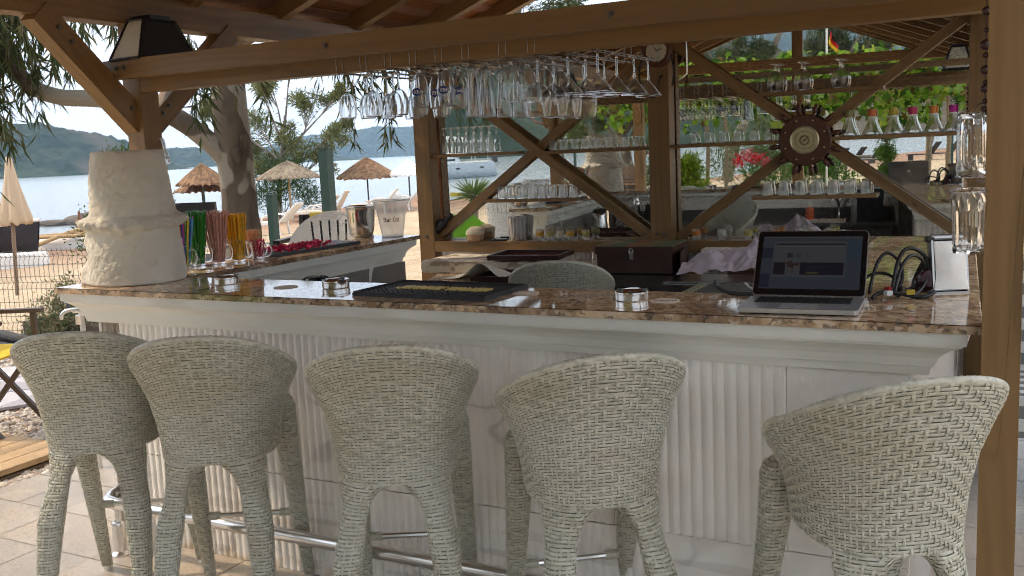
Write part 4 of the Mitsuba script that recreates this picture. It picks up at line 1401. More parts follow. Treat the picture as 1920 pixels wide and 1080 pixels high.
put('band', tube(spline([(3.40, .60, 1.13), (3.41, .64, 1.18), (3.435, .64, 1.215), (3.455, .6, 1.19), (3.45, .55, 1.135)], 20), .011, 8), BLACK, hd, True)
nh = thing('napkin_holder', 'steel napkin holder with a thick white wad of napkins, on the right counter', 'napkin holder')
nx, ny, nr = 3.487, .585, .45
def nl(m):
    return at(m, (nx, ny, H), nr)
DST = C(.40, .40, .39, .28, .9)
put('back_plate', nl(at(cbox((.104, .003, .165), .001), (0, -.005, .0865), 0, 1, -.16)), DST, nh)
for q in (-.052, .052):
    put('side_frame', nl(at(cbox((.006, .034, .160), .0015), (q, -.022, .084), 0, 1, -.16)), DST, nh)
put('base', nl(at(cbox((.112, .085, .005), .0015), (0, -.005, .0028))), DST, nh)
np_ = cbox((.096, .016, .150), .005)
for _ in range(4):
    np_ = np_.subdivide()
vv_ = np.array(np_.vertices)
vv_[:, 0] *= 1 + .10 * np.clip(-vv_[:, 2] / .07, 0, 1) ** 3 - .05 * np.clip(1 - np.abs(vv_[:, 2]) / .05, 0, 1)
vv_[:, 1] -= .012 * np.cos(vv_[:, 0] / .096 * np.pi) * np.cos(vv_[:, 2] / .16 * np.pi)
np_ = noisy(trimesh.Trimesh(vv_, np_.faces, process=False), .0035, 26, 3)
put('napkins', nl(at(np_, (0, -.034, .086), 0, 1, -.16)), C(.84, .84, .82, .85), nh, True)
put('top_roll', nl(at(cyl((-.045, 0, 0), (.045, 0, 0), .011, 12), (0, .004, .170))), DST, nh, 30)
for q in (-.05, .05):
    put('clip', nl(at(cbox((.020, .030, .016), .003), (q, .0, .166))), BLACK, nh)
for k, (pts, r, c_) in enumerate((([(2.80, .40, 1.165), (2.81, .40, 1.14), (2.84, .39, 1.128), (2.92, .36, 1.128), (2.99, .34, 1.13)], .006, (.02, .02, .022)), ([(2.90, .40, 1.16), (2.925, .40, 1.138), (2.96, .39, 1.13), (3.0, .36, 1.13)], .0035, (.7, .7, .68)))):
    one('power_cable' if k == 0 else 'charging_cable', tube(spline(pts, 20), r, 8), C(*c_, .4), 'black power cable lying left of the laptop' if k == 0 else 'thin white charging cable curling left of the laptop', 'cable', smooth=True)

# ------------------------------------------------------------------ behind the front counter
kt = thing('kettle', 'black topped steel kettle behind the left end of the front counter', 'kettle')
kp = (.44, 1.18, .80)
put('body', at(lathe(dense([(0, 0), (.075, 0), (.08, .02), (.07, .12), (.055, .18), (0, .181)], 3), 28), kp), 'steel', kt, True)
put('lid', at(lathe(dense([(.058, .178), (.06, .19), (.045, .212), (.015, .222), (0, .224)], 3), 24), kp), BLACK, kt, True)
put('handle', at(tube(spline([(.05, 0, .20), (.10, 0, .215), (.135, 0, .17), (.14, 0, .10)], 14), .014, 8), kp, -.15), BLACK, kt, True)
put('spout', at(tube(spline([(-.06, 0, .13), (-.085, 0, .17), (-.1, 0, .18)], 6), .014, 8), kp), 'steel', kt, True)
one('kettle_stand', box((.46, 1.18, .39), (.3, .3, .815)), C(.10, .095, .09, .6), 'dark low cabinet under the kettle', 'cabinet')
# left back slab: papers, patterned cloth, red trays
sheet = grid_mesh(np.array([[[.52 + .5 * u, 2.30 + .26 * w, .853 + .10 * math.exp(-((u - .55) / .2) ** 2) * (1 - w * .7)] for u in np.linspace(0, 1, 20)] for w in np.linspace(0, 1, 8)]))
one('paper_sheet', sheet, C(.72, .69, .60, .8), 'curled sheet of cream paper on the marble slab', 'paper', smooth=True)
cu = cbox((.80, .42, .075), .03)
for _ in range(4):
    cu = cu.subdivide()
cl_f = lambda p, n, uv: mix((.60, .54, .44), (.33, .26, .19), smoothstep(.48, .62, fbm(p.x * 16.0, p.y * 16.0, p.z * 16.0, 3)))
B('pattern_cloth', two(principled(P_(cl_f), .9)))
one('folded_cloth', at(noisy(cu, .01, 9, 4), (.60, 2.78, .890), .05), 'pattern_cloth', 'folded beige patterned cloth lying on the marble slab', 'cloth', smooth=True)
for k, (x, y, z, r) in enumerate(((.93, 2.72, .945, .12), (1.02, 2.36, .862, .02))):
    tr = thing('serving_tray', ('dark red serving tray lying on the folded cloth', 'dark brown serving tray behind the wicker stool')[k], 'tray')
    put('bottom', at(cbox((.46, .32, .008), .003), (x, y, z), r), C(.12, .018, .018, .25, coat=.6) if k == 0 else C(.05, .025, .018, .3), tr)
    for a, b, L_, ax in ((0, .16, .46, 0), (0, -.16, .46, 0), (.23, 0, .32, 1), (-.23, 0, .32, 1)):
        c2, s2 = math.cos(r), math.sin(r)
        put('edge', at(cbox((L_ if ax == 0 else .012, .012 if ax == 0 else L_, .03), .004), (x + a * c2 - b * s2, y + a * s2 + b * c2, z + .013), r), C(.035, .012, .010, .3), tr)
# backgammon-like chest with patchwork lid
cs = thing('wooden_chest', 'dark wooden chest with metal latch and green and rust patchwork lid', 'chest')
r_ = WROT
cpos = V(1.56, 3.04, .833)
put('body', at(cbox((.48, .36, .115), .004), cpos + V(0, 0, .058), r_), C(.045, .018, .013, .35), cs)
put('lid', at(cbox((.50, .385, .05), .006), cpos + V(0, 0, .142), r_), C(.05, .02, .014, .35), cs)
lid_t = trimesh.transformations.rotation_matrix(r_, [0, 0, 1])
for i in range(5):
    for j in range(3):
        col = [(.16, .13, .06), (.22, .09, .05), (.10, .12, .06), (.18, .15, .09), (.24, .12, .06), (.12, .13, .08)][(i * 2 + j * 3) % 6]
        lf_ = noisy(cbox((.094, .118, .008), .003).subdivide().subdivide(), .003, 60, i * 3 + j)
        q = lid_t @ V(-.196 + i * .098, -.124 + j * .124, 0, 1)
        put('lid_patch', at(lf_, cpos + V(q[0], q[1], .170), r_), C(*col, .6), cs)
put('latch', at(cbox((.024, .006, .05), .002), cpos + V(.0, -.196, .115), r_), 'steel', cs)
put('latch_ring', at(tube(np.c_[.013 * np.cos(np.linspace(0, 6.28, 16)), 0 * np.linspace(0, 1, 16), .016 * np.sin(np.linspace(0, 6.28, 16))], .0028, 6, False), cpos + V(0, -.203, .14), r_), 'steel', cs, True)
one('steel_pourer', at(lathe([(0, 0), (.04, 0), (.012, .012), (.012, .09), (.035, .10), (.05, .12), (.046, .121), (.01, .10), (0, .1)], 22), (1.26, 3.02, .85)), 'chrome', 'small steel cup on a stem left of the chest', 'cup', smooth=30)
one('white_box', at(cbox((.16, .13, .13), .003), (2.0, 3.16, .895), WROT), C(.62, .58, .50, .7), 'small white cardboard box right of the chest', 'box')
one('open_lid', box((1.835, 3.03, .90), (.012, .34, .14), WROT + .15), C(.05, .028, .02, .5), 'upright dark board between the chest and the white box', 'board')
bs = thing('sweets_basket', 'brown box holding wrapped sweets behind the lavender cloth', 'box')
put('body', at(cbox((.20, .13, .12), .004), (2.21, 3.17, .89), WROT), C(.13, .06, .035, .6), bs)
sw = [(at(trimesh.creation.icosphere(2, .016), (2.13 + k * .027, 3.10 + .03 * (k % 2), .955 + .012 * rng.uniform(0, 1)), rng.uniform(0, 3)), [(.6, .57, .5), (.5, .3, .3), (.55, .5, .42)][k % 3]) for k in range(7)]
for m, c_ in sw:
    m.vertices = (np.array(m.vertices) - m.centroid) * [1.8, .8, .8] + m.centroid
    put('sweet', m, C(*c_, .3), bs, True)
# lavender cloth on a tray
tb = thing('cloth_tray', 'flat steel tray under the crumpled lavender cloth', 'tray')
put('plate', at(cbox((.62, .34, .006), .002), (2.17, 2.72, .833), .06), 'steel', tb)
gx, gy = np.meshgrid(np.linspace(-1, 1, 70), np.linspace(-1, 1, 44), indexing='ij')
hgt = .11 * np.exp(-((gx * .75) ** 4 + (gy * .9) ** 4)) + .13 * np.exp(-((gx - .45) / .3) ** 2 - ((gy - .1) / .5) ** 2) * .5
wr_ = meshkit.fbm(np.stack([gx * 3.2 + gy, gy * 2.2, 0 * gx], -1) + 9, 4, 6) - .5
rid = np.abs(meshkit.fbm(np.stack([gx * 2.6 - gy * 1.4, gy * 1.5 + gx, 0 * gx], -1) + 3, 3, 2) - .5)
hgt = np.maximum(hgt * (1 + .9 * wr_) + .05 * (0.18 - rid) * np.exp(-(gx ** 6 + gy ** 6)) * 4, .004)
fade = 1 + .08 * (meshkit.noise(np.stack([gx * 4, gy * 4, 0 * gx], -1) + 3, 2) - .5)
Pc = np.stack([2.25 + gx * .29 * fade, 2.74 + gy * .17 * fade + .03 * gx, .838 + hgt], -1)
B('lavender', two(principled(rgb((.52, .45, .50)), .85, sheen=.4)))
one('lavender_cloth', grid_mesh(Pc), 'lavender', 'crumpled lavender cloth heaped on a steel tray', 'cloth', smooth=True)
gx, gy = np.meshgrid(np.linspace(-1, 1, 40), np.linspace(-1, 1, 40), indexing='ij')
hg = .13 * np.exp(-(gx ** 4 + gy ** 4)) * (1 + .6 * (meshkit.fbm(np.stack([gx * 2, gy * 2, 0 * gx], -1) + 5, 3, 3) - .5))
pb_f = lambda p, n, uv: mix((.66, .66, .62), (.05, .06, .05), smoothstep(.60, .64, noise(p.x * 34.0, p.y * 34.0, p.z * 34.0)))
B('print_paper', two(principled(P_(pb_f), .8)))
one('printed_bag', grid_mesh(np.stack([2.62 + gx * .15, 2.82 + gy * .13, .83 + hg], -1)), 'print_paper', 'white printed bag beside the lavender cloth, half behind the laptop', 'bag', smooth=True)

# ------------------------------------------------------------------ seen only in the mirror: the working side of the front counter
sd = thing('soap_dispenser', 'orange soap dispenser with white pump beside the sink, seen in the mirror', 'soap dispenser')
put('bottle', at(lathe(dense([(0, 0), (.036, 0), (.038, .01), (.036, .11), (.02, .13), (0, .131)], 3), 20), (2.28, .62, .816)), C(.60, .13, .05, .25), sd, True)
put('pump', at(cat([cyl((0, 0, .13), (0, 0, .19), .008, 8), cyl((0, 0, .188), (0, .05, .183), .006, 8)]), (2.28, .62, .816)), C(.75, .75, .72, .4), sd)
cm = thing('coffee_machine', 'black and steel coffee machine on the inner worktop, seen in the mirror', 'coffee machine')
put('body', box((2.80, .62, .96), (.22, .26, .29), 0, .01), BLACK, cm)
put('side', box((2.665, .62, .96), (.05, .26, .28), 0, .01), 'steel', cm)
put('handle', tube(spline([(2.64, .78, 1.05), (2.6, .82, 1.0), (2.58, .84, .93)], 10), .01, 8), BLACK, cm, True)
one('draining_board', box((2.42, .68, .826), (.34, .22, .02), .05), C(.55, .50, .42, .6), 'pale chopping board by the sink, seen in the mirror', 'board')
tp = thing('mixer_tap', 'steel mixer tap over the sink, seen in the mirror', 'tap')
put('spout', tube(spline([(2.52, .50, .815), (2.52, .50, .98), (2.50, .56, 1.02), (2.46, .64, .99)], 16), .012, 10), 'steel', tp, True)
put('lever', cyl((2.52, .50, .99), (2.56, .44, 1.03), .007, 8), 'steel', tp)
one('steel_flask', at(lathe(dense([(0, 0), (.04, 0), (.043, .01), (.043, .2), (.03, .23), (.03, .26), (0, .262)], 3), 24), (.64, .55, .816)), 'steel', 'tall steel flask near the left counter, seen in the mirror', 'flask', smooth=30)
one('dark_bottle_box', box((.82, .60, .91), (.12, .16, .19)), BLACK, 'black box beside the steel flask, seen in the mirror', 'box')

# ------------------------------------------------------------------ terrain, sea, hills
import shapely
SHORE = [(-120, 260), (-34, 62), (-28, 41), (-26.5, 20), (-23.5, 0), (-19.5, -22), (-15.5, -34), (-6, -44), (-1, -62), (8, -85), (40, -120), (160, -170)]
LAND = Polygon(SHORE + [(1500, -500), (1500, 1500), (-120, 1500)])
shapely.prepare(LAND)
SEA_Z = -1.0


def ground_z(x, y):
    p = shapely.points(x, y)
    d = shapely.distance(LAND.exterior, p) * np.where(shapely.contains(LAND, p), 1, -1)
    h = np.interp(d, [-60, -8, 0, 4, 11, 20, 60], [-7, -1.7, -0.98, -0.74, -0.5, -0.05, -0.045])
    far = np.hypot(x, y)
    n = (meshkit.fbm(np.stack([x * .35, y * .35, 0 * x], -1) + 40, 3, 2) - .5) * np.interp(far, [4, 12], [.0, .10])
    return h + np.where(d > -4, n * np.interp(np.hypot(x - 2, y), [6, 14], [0, 1]), 0)


rr_ = np.r_[0.001, np.geomspace(1.2, 60, 110), np.geomspace(64, 1400, 26)]
aa_ = np.linspace(0, 2 * np.pi, 241)[:-1]
gx, gy = rr_[:, None] * np.cos(aa_) + 1, rr_[:, None] * np.sin(aa_)
gz = ground_z(gx.ravel(), gy.ravel()).reshape(gx.shape)


def sand_f(p, n, uv):
    a = fbm(p.x * 1.3, p.y * 1.3, 0.0, 3)
    f, s, w = voronoi(p.x * 16.0, p.y * 16.0)
    c0 = mix((0.40, 0.315, 0.215), (0.32, 0.245, 0.165), smoothstep(.3, .7, a))
    c0 = mix(c0, (0.48, 0.41, 0.32), 0.5 * smoothstep(.6, .9, w))
    c0 = mix(c0, (0.27, 0.20, 0.14), 0.35 * smoothstep(.25, .05, w) * smoothstep(.6, .2, f))
    return mix(c0, (0.25, 0.155, 0.11), smoothstep(-0.46, -0.70, p.z + .08 * (a - .5)))


B('sand', two({'type': 'bumpmap', 'scale': 0.012, 'arbitrary': P_(lambda p, n, uv: fbm(p.x * 14.0, p.y * 14.0, 0.0, 3), .01), 'bsdf': principled(P_(sand_f), 0.95, specular=.1)}))
struct('sandy_ground', grid_mesh(np.stack([gx, gy, gz], -1), True), 'sand', 'pale sandy ground running down to a reddish beach', smooth=True)


def wave(p, n, uv):
    return .6 * fbm(p.x * .9 + .5 * p.y, p.y * .9 - .3 * p.x, 0.0, 3) + .35 * noise(p.x * 4.0, p.y * 4.0, 1.0)


B('water', two({'type': 'bumpmap', 'scale': 0.13, 'arbitrary': P_(wave, .03), 'bsdf': principled(rgb((.165, .195, .215)), .13, specular=.75)}))
struct('sea', trimesh.Trimesh([[-5200, -5200, SEA_Z], [5200, -5200, SEA_Z], [5200, 5200, SEA_Z], [-5200, 5200, SEA_Z]], [[0, 1, 2], [0, 2, 3]], process=False), 'water', 'calm pale blue sea of a sheltered bay')


def hill_f(p, n, uv):
    a = fbm(p.x * .06, p.y * .06, p.z * .06, 3)
    b_ = fbm(p.x * .012 + 9.0, p.y * .012, p.z * .02, 3)
    f, s, w = voronoi(p.x * .16 + p.z * .11, p.y * .16)
    c0 = mix((0.018, 0.032, 0.021), (0.040, 0.054, 0.032), smoothstep(.3, .75, a))
    c0 = mix(c0, (0.016, 0.030, 0.017), .6 * smoothstep(.25, .7, f))
    return mix(c0, (0.15, 0.115, 0.085), .6 * smoothstep(.60, .74, b_))


B('hillside', two(principled(P_(hill_f), 0.95, specular=.05)))


def hill(name, ridge, width, label, bump=3.0, bf=.12, seed=1, nl=260, nw=60):
    r = np.asarray(ridge, float)
    s = np.r_[0, np.cumsum(np.hypot(*np.diff(r[:, :2], axis=0).T))]
    from scipy.interpolate import PchipInterpolator
    t = np.linspace(0, s[-1], nl)
    c = np.stack([PchipInterpolator(s, r[:, k])(t) for k in range(3)], 1)
    d = np.gradient(c[:, :2], axis=0)
    d /= np.linalg.norm(d, axis=1, keepdims=True)
    nn = np.stack([-d[:, 1], d[:, 0]], 1)
    w = np.linspace(-1, 1, nw)
    P = np.zeros((nl, nw, 3))
    P[..., :2] = c[:, None, :2] + nn[:, None] * w[None, :, None] * width
    prof = np.cos(w * np.pi / 2) ** 1.25
    h = (c[:, 2] - SEA_Z)[:, None] * prof[None]
    big = meshkit.fbm(np.concatenate([P[..., :2] * bf * .12, P[..., :1] * 0], -1) + 100, 4, seed) - .5
    tree_ = meshkit.fbm(np.concatenate([P[..., :2] * bf, P[..., :1] * 0], -1) + 300, 3, seed + 5)
    P[..., 2] = SEA_Z - 1.5 + h + 1.2 + (big * .35 * h) + bump * (tree_ - .35) * np.clip(h / 6, 0, 1)
    return struct(name, grid_mesh(P, False), 'hillside', label, smooth=True)


hill('headland', [(-640, 210, 8), (-520, 262, 24), (-455, 305, 22.5), (-436, 316, 23.3), (-424, 322, 22), (-410, 329, 19), (-400, 333, 13), (-392, 337, 5), (-386, 340, -1)], 90, 'wooded headland sloping into the sea at the left', 4.5, .22, 3, 420, 70)
hill('low_headland', [(-720, 520, 6), (-650, 560, 11), (-617, 582, 13.5), (-590, 596, 12.5), (-560, 612, 12), (-530, 628, 7), (-500, 640, 2), (-480, 650, -1)], 80, 'low wooded point behind the plaster pot', 3.5, .2, 5, 260, 40)
hill('far_hills', [(-1200, 1050, 8), (-1055, 1150, 18), (-1020, 1172, 31), (-983, 1192, 39), (-940, 1216, 41.5), (-896, 1240, 45), (-850, 1264, 41), (-800, 1290, 42), (-700, 1340, 55), (-500, 1430, 48), (-200, 1500, 40)], 190, 'long blue hills on the far side of the bay', 4.0, .10, 8, 340, 60)
hill('wooded_shore', [(-260, -150, 22), (-185, -195, 30), (-140, -225, 34), (-100, -255, 32), (-60, -285, 26), (-20, -310, 18), (40, -330, 10)], 130, 'steep wooded shore across the water, seen in the mirror', 6.0, .25, 11, 320, 90)
hill('mountain', [(-1500, -900, 60), (-900, -1150, 80), (-447, -1300, 135), (-250, -1360, 175), (-160, -1390, 196), (-46, -1430, 190), (60, -1450, 155), (200, -1470, 80), (600, -1400, 60), (1500, -1200, 40)], 520, 'high blue mountain behind the bay, seen in the mirror', 9.0, .06, 14, 360, 90)

# ------------------------------------------------------------------ terrace tiles, deck, gravel
def tile_f(p, n, uv):
    cx, cy = dr.floor((p.x + .36) / .635), dr.floor((p.y + .17) / .3325)
    q = cell_rand(cx, cy, 2.0)
    a = fbm(p.x * 3.2 + q * 30, p.y * 3.2, 3.0, 4)
    c0 = mix((0.44, 0.39, 0.325), (0.36, 0.325, 0.285), smoothstep(.3, .7, a))
    c0 = mix(c0, (0.46, 0.36, 0.27), .5 * smoothstep(.5, .75, fbm(p.x * 2.1 + q * 11, p.y * 2.1, 8.0, 3)))
    c0 = mix(c0, (0.40, 0.36, 0.31), .5 * q * smoothstep(.45, .7, a))
    ex = dr.minimum((p.x + .36) / .635 - cx, 1 - (p.x + .36) / .635 + cx) * .635
    ey = dr.minimum((p.y + .17) / .3325 - cy, 1 - (p.y + .17) / .3325 + cy) * .3325
    c0 = mix(c0, (0.27, 0.235, 0.19), .45 * smoothstep(.03, .0, dr.minimum(ey, ex)) * noise(p.x * 9.0, p.y * 9.0))
    grit = smoothstep(.62, .72, noise(p.x * 150.0, p.y * 150.0)) * smoothstep(.42, .62, fbm(p.x * 2.5, p.y * 2.5, 1.0, 3))
    c0 = mix(c0, (0.30, 0.24, 0.17), .55 * grit)
    stain = smoothstep(.60, .70, fbm(p.x * 3.7 + 9.0, p.y * 3.7, 6.0, 3))
    return mix(c0, (0.29, 0.26, 0.22), .35 * stain)


B('stone_tile', two(principled(P_(tile_f), 0.32, specular=.45)))
terr = struct('terrace_floor', box((1.9, -.1, -.028), (5.7, 7.6, .045)), C(.52, .44, .35, .8), 'beige stone tiled terrace floor')
for j in range(-11, 12):
    y0 = -.17 + j * .3325
    off = -.36 + (0.0 if j % 2 == 0 else .318)
    for i in range(-2, 9):
        x0 = off + i * .635
        xa_, xb_ = max(x0, -.96), min(x0 + .635, 4.75)
        if xb_ - xa_ < .05 or y0 > 3.7 or (y0 > .45 and xa_ > -.2 and j < 30 and False):
            continue
        put('tile', box(((xa_ + xb_) / 2, y0 + .16625, -.004 + rng.uniform(-.0006, .0006)), (xb_ - xa_ - .005, .3275, .012), 0, .0015), 'stone_tile', terr)
deck = struct('wooden_deck', box((-2.05, -.25, -.012), (1.9, 2.2, .03)), C(.16, .11, .07, .8), 'low timber deck of honey coloured planks')
for k in range(13):
    x = -1.135 - k * .142
    a_, b_ = V(x + .02, -1.4, .028), V(x - .055, .86, .028)
    put('plank', bar(a_, b_, .134, .03), 'deck_wood', deck)


def stones(n, region, zf, s0, s1, seed):
    g = np.random.default_rng(seed)
    base = trimesh.creation.icosphere(1, 1.0)
    base = trimesh.convex.convex_hull(np.array(base.vertices)[::2]) if False else trimesh.creation.icosahedron()
    bv, bf = np.array(base.vertices), np.array(base.faces)
    vs, fs, cs = [], [], []
    cols = np.array([(.50, .43, .36), (.42, .36, .31), (.58, .52, .45), (.36, .32, .29), (.55, .43, .34), (.62, .58, .53)])
    k = 0
    while k < n:
        x, y = g.uniform(region[0], region[1]), g.uniform(region[2], region[3])
        if not region[4](x, y):
            continue
        s = g.uniform(s0, s1)
        R = trimesh.transformations.random_rotation_matrix(g.random(3))[:3, :3]
        v = (bv * (1 + g.uniform(-.22, .22, (len(bv), 1)))) @ R * [1, g.uniform(.65, 1), g.uniform(.45, .7)] * s
        a = g.uniform(0, 6.28)
        v = v @ np.array([[math.cos(a), math.sin(a), 0], [-math.sin(a), math.cos(a), 0], [0, 0, 1]])
        vs.append(v + [x, y, zf + s * g.uniform(.1, .9)])
        fs.append(bf + 12 * k)
        cs.append(np.tile(cols[g.integers(len(cols))] * g.uniform(.8, 1.15), (12, 1)))
        k += 1
    return trimesh.Trimesh(np.vstack(vs), np.vstack(fs), process=False), np.vstack(cs)


edge = lambda y: -1.045 - .033 * (y - .3) / .3 * 0 - .035 * (y - .28) / .3
m, c_ = stones(15000, (-5.0, -.96, .88, 3.0, lambda x, y: not (-4.1 < x < -2.5 and 1.45 + (x + 2.5) * -.55 < y < 1.45 + (x + 2.5) * -.55 + .0)), -.03, .014, .030, 3)
m2, c2 = stones(2600, (-1.10, -.96, -1.5, .9, lambda x, y: True), -.03, .012, .024, 4)
m3, c3 = stones(900, (-1.05, -.55, 1.1, 3.4, lambda x, y: True), -.03, .014, .03, 5)
struct('gravel', cat([m, m2, m3]), 'leafy', 'bed of pale rounded river pebbles', kind='stuff', color=np.vstack([c_, c2, c3]))
# two-tone pavers in the pebbles
pv = thing('patterned_paver', 'pale grey paving slab with a two-tone triangle pattern, laid in the pebbles', 'paver')
pa, pd = V(-2.62, 1.42, .012), V(-.80, .58, 0)
pdn = pd / np.linalg.norm(pd)
pn_ = V(-pdn[1], pdn[0], 0)
for i in range(3):
    for j in range(2):
        o = V(-2.5, 1.30, .018) + pdn * (i * .52) + V(pdn[1], -pdn[0], 0) * (-.05) + V(.56, .83, 0) * (j * .48)
        q = [o, o + pdn * .5, o + pdn * .5 + V(.56, .83, 0) * .46, o + V(.56, .83, 0) * .46]
        for t, col in (((0, 1, 2), (.46, .44, .46)), ((0, 2, 3), (.33, .31, .34))):
            a, b, c2 = (q[k] for k in t)
            if (i + j) % 2:
                a, b, c2 = (q[(k + 1) % 4] for k in t)
            m = trimesh.creation.extrude_polygon(Polygon([a[:2], b[:2], c2[:2]]), .02, engine='earcut')
            m.apply_translation((0, 0, .004))
            put('slab', m, C(*col, .7), pv)

# ------------------------------------------------------------------ leaves, twigs, trees
def leaves(P, D, L, Wd, cols, g, fold=.25, jit=.18):
    """pointed leaves from base points P along directions D: (mesh, colours)"""
    n = len(P)
    D = D / (np.linalg.norm(D, axis=1, keepdims=True) + 1e-9)
    r = g.normal(size=(n, 3))
    S = np.cross(D, r)
    S /= np.linalg.norm(S, axis=1, keepdims=True) + 1e-9
    N = np.cross(S, D)
    L = np.broadcast_to(L, n)[:, None] * g.uniform(.7, 1.25, (n, 1))
    Wd = np.broadcast_to(Wd, n)[:, None] * g.uniform(.75, 1.2, (n, 1))
    mid = P + D * L * .42
    V_ = np.stack([P, mid + S * Wd * .5 + N * Wd * fold, P + D * L - N * L * .08, mid - S * Wd * .5 + N * Wd * fold], 1).reshape(-1, 3)
    b = np.arange(n)[:, None] * 4
    F = np.concatenate([b + [0, 1, 2], b + [0, 2, 3]])
    cols = np.asarray(cols, float)
    c_ = cols[g.integers(len(cols), size=n)] * g.uniform(1 - jit, 1 + jit, (n, 1))
    return trimesh.Trimesh(V_, F, process=False), np.repeat(c_, 4, 0)


def drooping(starts, g, L=(.3, .6), nl=16, leaf=.12, wd=.014, cols=((.10, .14, .06),), out=None):
    """hanging twigs with long leaves from the points starts: twig mesh, leaf mesh, leaf colours"""
    n = len(starts)
    ln = g.uniform(*L, n)
    side = g.normal(size=(n, 3)) * [1, 1, .15]
    if out is not None:
        side += out
    side /= np.linalg.norm(side, axis=1, keepdims=True)
    t = np.linspace(0, 1, 8)
    C_ = starts[:, None] + side[:, None] * (np.sin(t * 1.5) * .42)[None, :, None] * ln[:, None, None]
    C_[..., 2] -= (t ** 1.6)[None] * ln[:, None] * .95
    tw = cat([tube(C_[k], np.linspace(.0035, .0012, 8), 4, False) for k in range(n)])
    u = g.uniform(.1, 1, (n, nl)) * 6.999
    i = np.floor(u).astype(int)
    fr_ = (u - i)[..., None]
    k = np.arange(n)[:, None]
    P = C_[k, i] * (1 - fr_) + C_[k, np.minimum(i + 1, 7)] * fr_
    D = g.normal(size=P.shape) * .45 + [0, 0, -1.0]
    m, c_ = leaves(P.reshape(-1, 3), D.reshape(-1, 3), leaf, wd, cols, g)
    return tw, m, c_


def clumps(centres, radii, n, leaf, wd, cols, g, up=.2, lit=None):
    """leaves scattered through ball-like clumps, thinning to their edges"""
    P, D = [], []
    for c, r in zip(centres, radii):
        d = g.normal(size=(n, 3))
        d /= np.linalg.norm(d, axis=1, keepdims=True)
        q = np.asarray(r) * (g.uniform(0, 1, (n, 1)) ** .45) * (1 + .25 * g.normal(size=(n, 1)))
        P.append(c + d * q)
        D.append(d * .8 + g.normal(size=(n, 3)) * .7 + [0, 0, up])
    return leaves(np.vstack(P), np.vstack(D), leaf, wd, cols, g)


def bark_f(a, b, c):
    def fn(p, n, uv):
        k = fbm(p.x * 3.0, p.y * 3.0, p.z * 2.0, 3)
        pat = smoothstep(.512, .535, fbm(p.x * 4.2 + 3.0, p.y * 4.2, p.z * 2.6 + 1.0, 3))
        c0 = mix(a, b, smoothstep(.35, .7, fbm(p.x * 16.0, p.y * 16.0, p.z * 5.0, 3)))
        c0 = mix(c0, tuple(q * .7 for q in a), .6 * smoothstep(.5, .75, k))
        return mix(c0, c, .9 * pat)
    return fn


B('gum_bark', two({'type': 'bumpmap', 'scale': .006, 'arbitrary': P_(lambda p, n, uv: fbm(p.x * 18.0, p.y * 18.0, p.z * 7.0, 3), .004), 'bsdf': principled(P_(bark_f((.145, .118, .09), (.10, .08, .06), (.33, .30, .25))), .85)}))
B('grey_bark', two(principled(P_(bark_f((.23, .195, .16), (.15, .125, .10), (.30, .27, .23))), .9)))
EUC = [(.105, .135, .055), (.075, .105, .045), (.14, .165, .085), (.16, .15, .07), (.06, .085, .04)]

# the big gum tree outside the left counter
g = np.random.default_rng(21)
gum = thing('gum_tree', 'big gum tree with peeling mottled bark and hanging leaves beside the left counter', 'tree')
tr = spline([(-.90, 2.06, -.1), (-.86, 2.04, .5), (-.83, 2.03, 1.2), (-.84, 2.03, 1.7), (-.90, 2.08, 2.4), (-.97, 2.12, 3.2), (-1.15, 2.1, 4.6), (-1.2, 2.2, 6.2)], 60)
tm = tube(tr, np.interp(np.linspace(0, 1, 60), [0, .08, .25, .5, 1], [.17, .135, .117, .102, .05]), 28)
tm = noisy(tm, .020, 3.5, 3)
tm = noisy(tm, .007, 16, 5)
put('trunk', tm, 'gum_bark', gum, True)
fl_ = []
for a, z0 in ((.1, 1.66), (.55, 1.74)):
    b_ = V(-.83 + .125 * math.cos(a - .9), 2.03 + .125 * math.sin(a - .9), z0)
    fl_.append(noisy(at(cbox((.006, .045, .10), .002).subdivide().subdivide(), b_, a - .9, 1, 0, .10), .008, 30, int(a * 10)))
put('peeling_bark', cat(fl_), 'gum_bark', gum)
br = spline([(-.85, 2.0, 1.62), (-1.0, 1.86, 1.84), (-1.25, 1.68, 2.02), (-1.55, 1.5, 2.06), (-1.78, 1.36, 2.12), (-1.95, 1.26, 2.34), (-2.08, 1.22, 2.62), (-2.3, 1.2, 3.2)], 50)
put('limb', noisy(tube(br, np.linspace(.068, .034, 50), 16), .008, 9, 2), 'gum_bark', gum, True)
br2 = spline([(-.95, 2.1, 3.0), (-1.3, 1.4, 3.5), (-1.7, .8, 3.7), (-2.0, .3, 3.9)], 30)
br3 = spline([(-1.0, 2.12, 3.2), (-.8, 2.7, 3.3), (-.55, 3.3, 3.1), (-.3, 3.9, 3.0)], 30)
put('limb', tube(br2, np.linspace(.05, .015, 30), 10), 'gum_bark', gum, True)
put('limb', tube(br3, np.linspace(.04, .012, 30), 10), 'gum_bark', gum, True)
S_ = []
for p, n, sp in ((V(-1.95, .98, 2.72), 110, (.30, .26, .22)), (V(-2.15, .95, 2.45), 70, (.22, .2, .2)), (V(-1.75, 1.12, 2.75), 22, (.25, .2, .12)), (V(-2.05, .95, 2.15), 42, (.12, .12, .14)), (V(-1.2, 1.35, 2.78), 16, (.22, .2, .06)), (V(-.72, 1.42, 2.30), 6, (.09, .08, .05)), (V(-.55, 1.6, 2.35), 4, (.10, .08, .05)),
                 (V(-.62, 3.05, 2.48), 12, (.16, .12, .10)), (V(-.42, 3.15, 2.42), 5, (.08, .06, .06)), (V(-.58, 3.12, 2.2), 5, (.05, .05, .05))):
    S_.append(p + g.normal(size=(n, 3)) * sp)
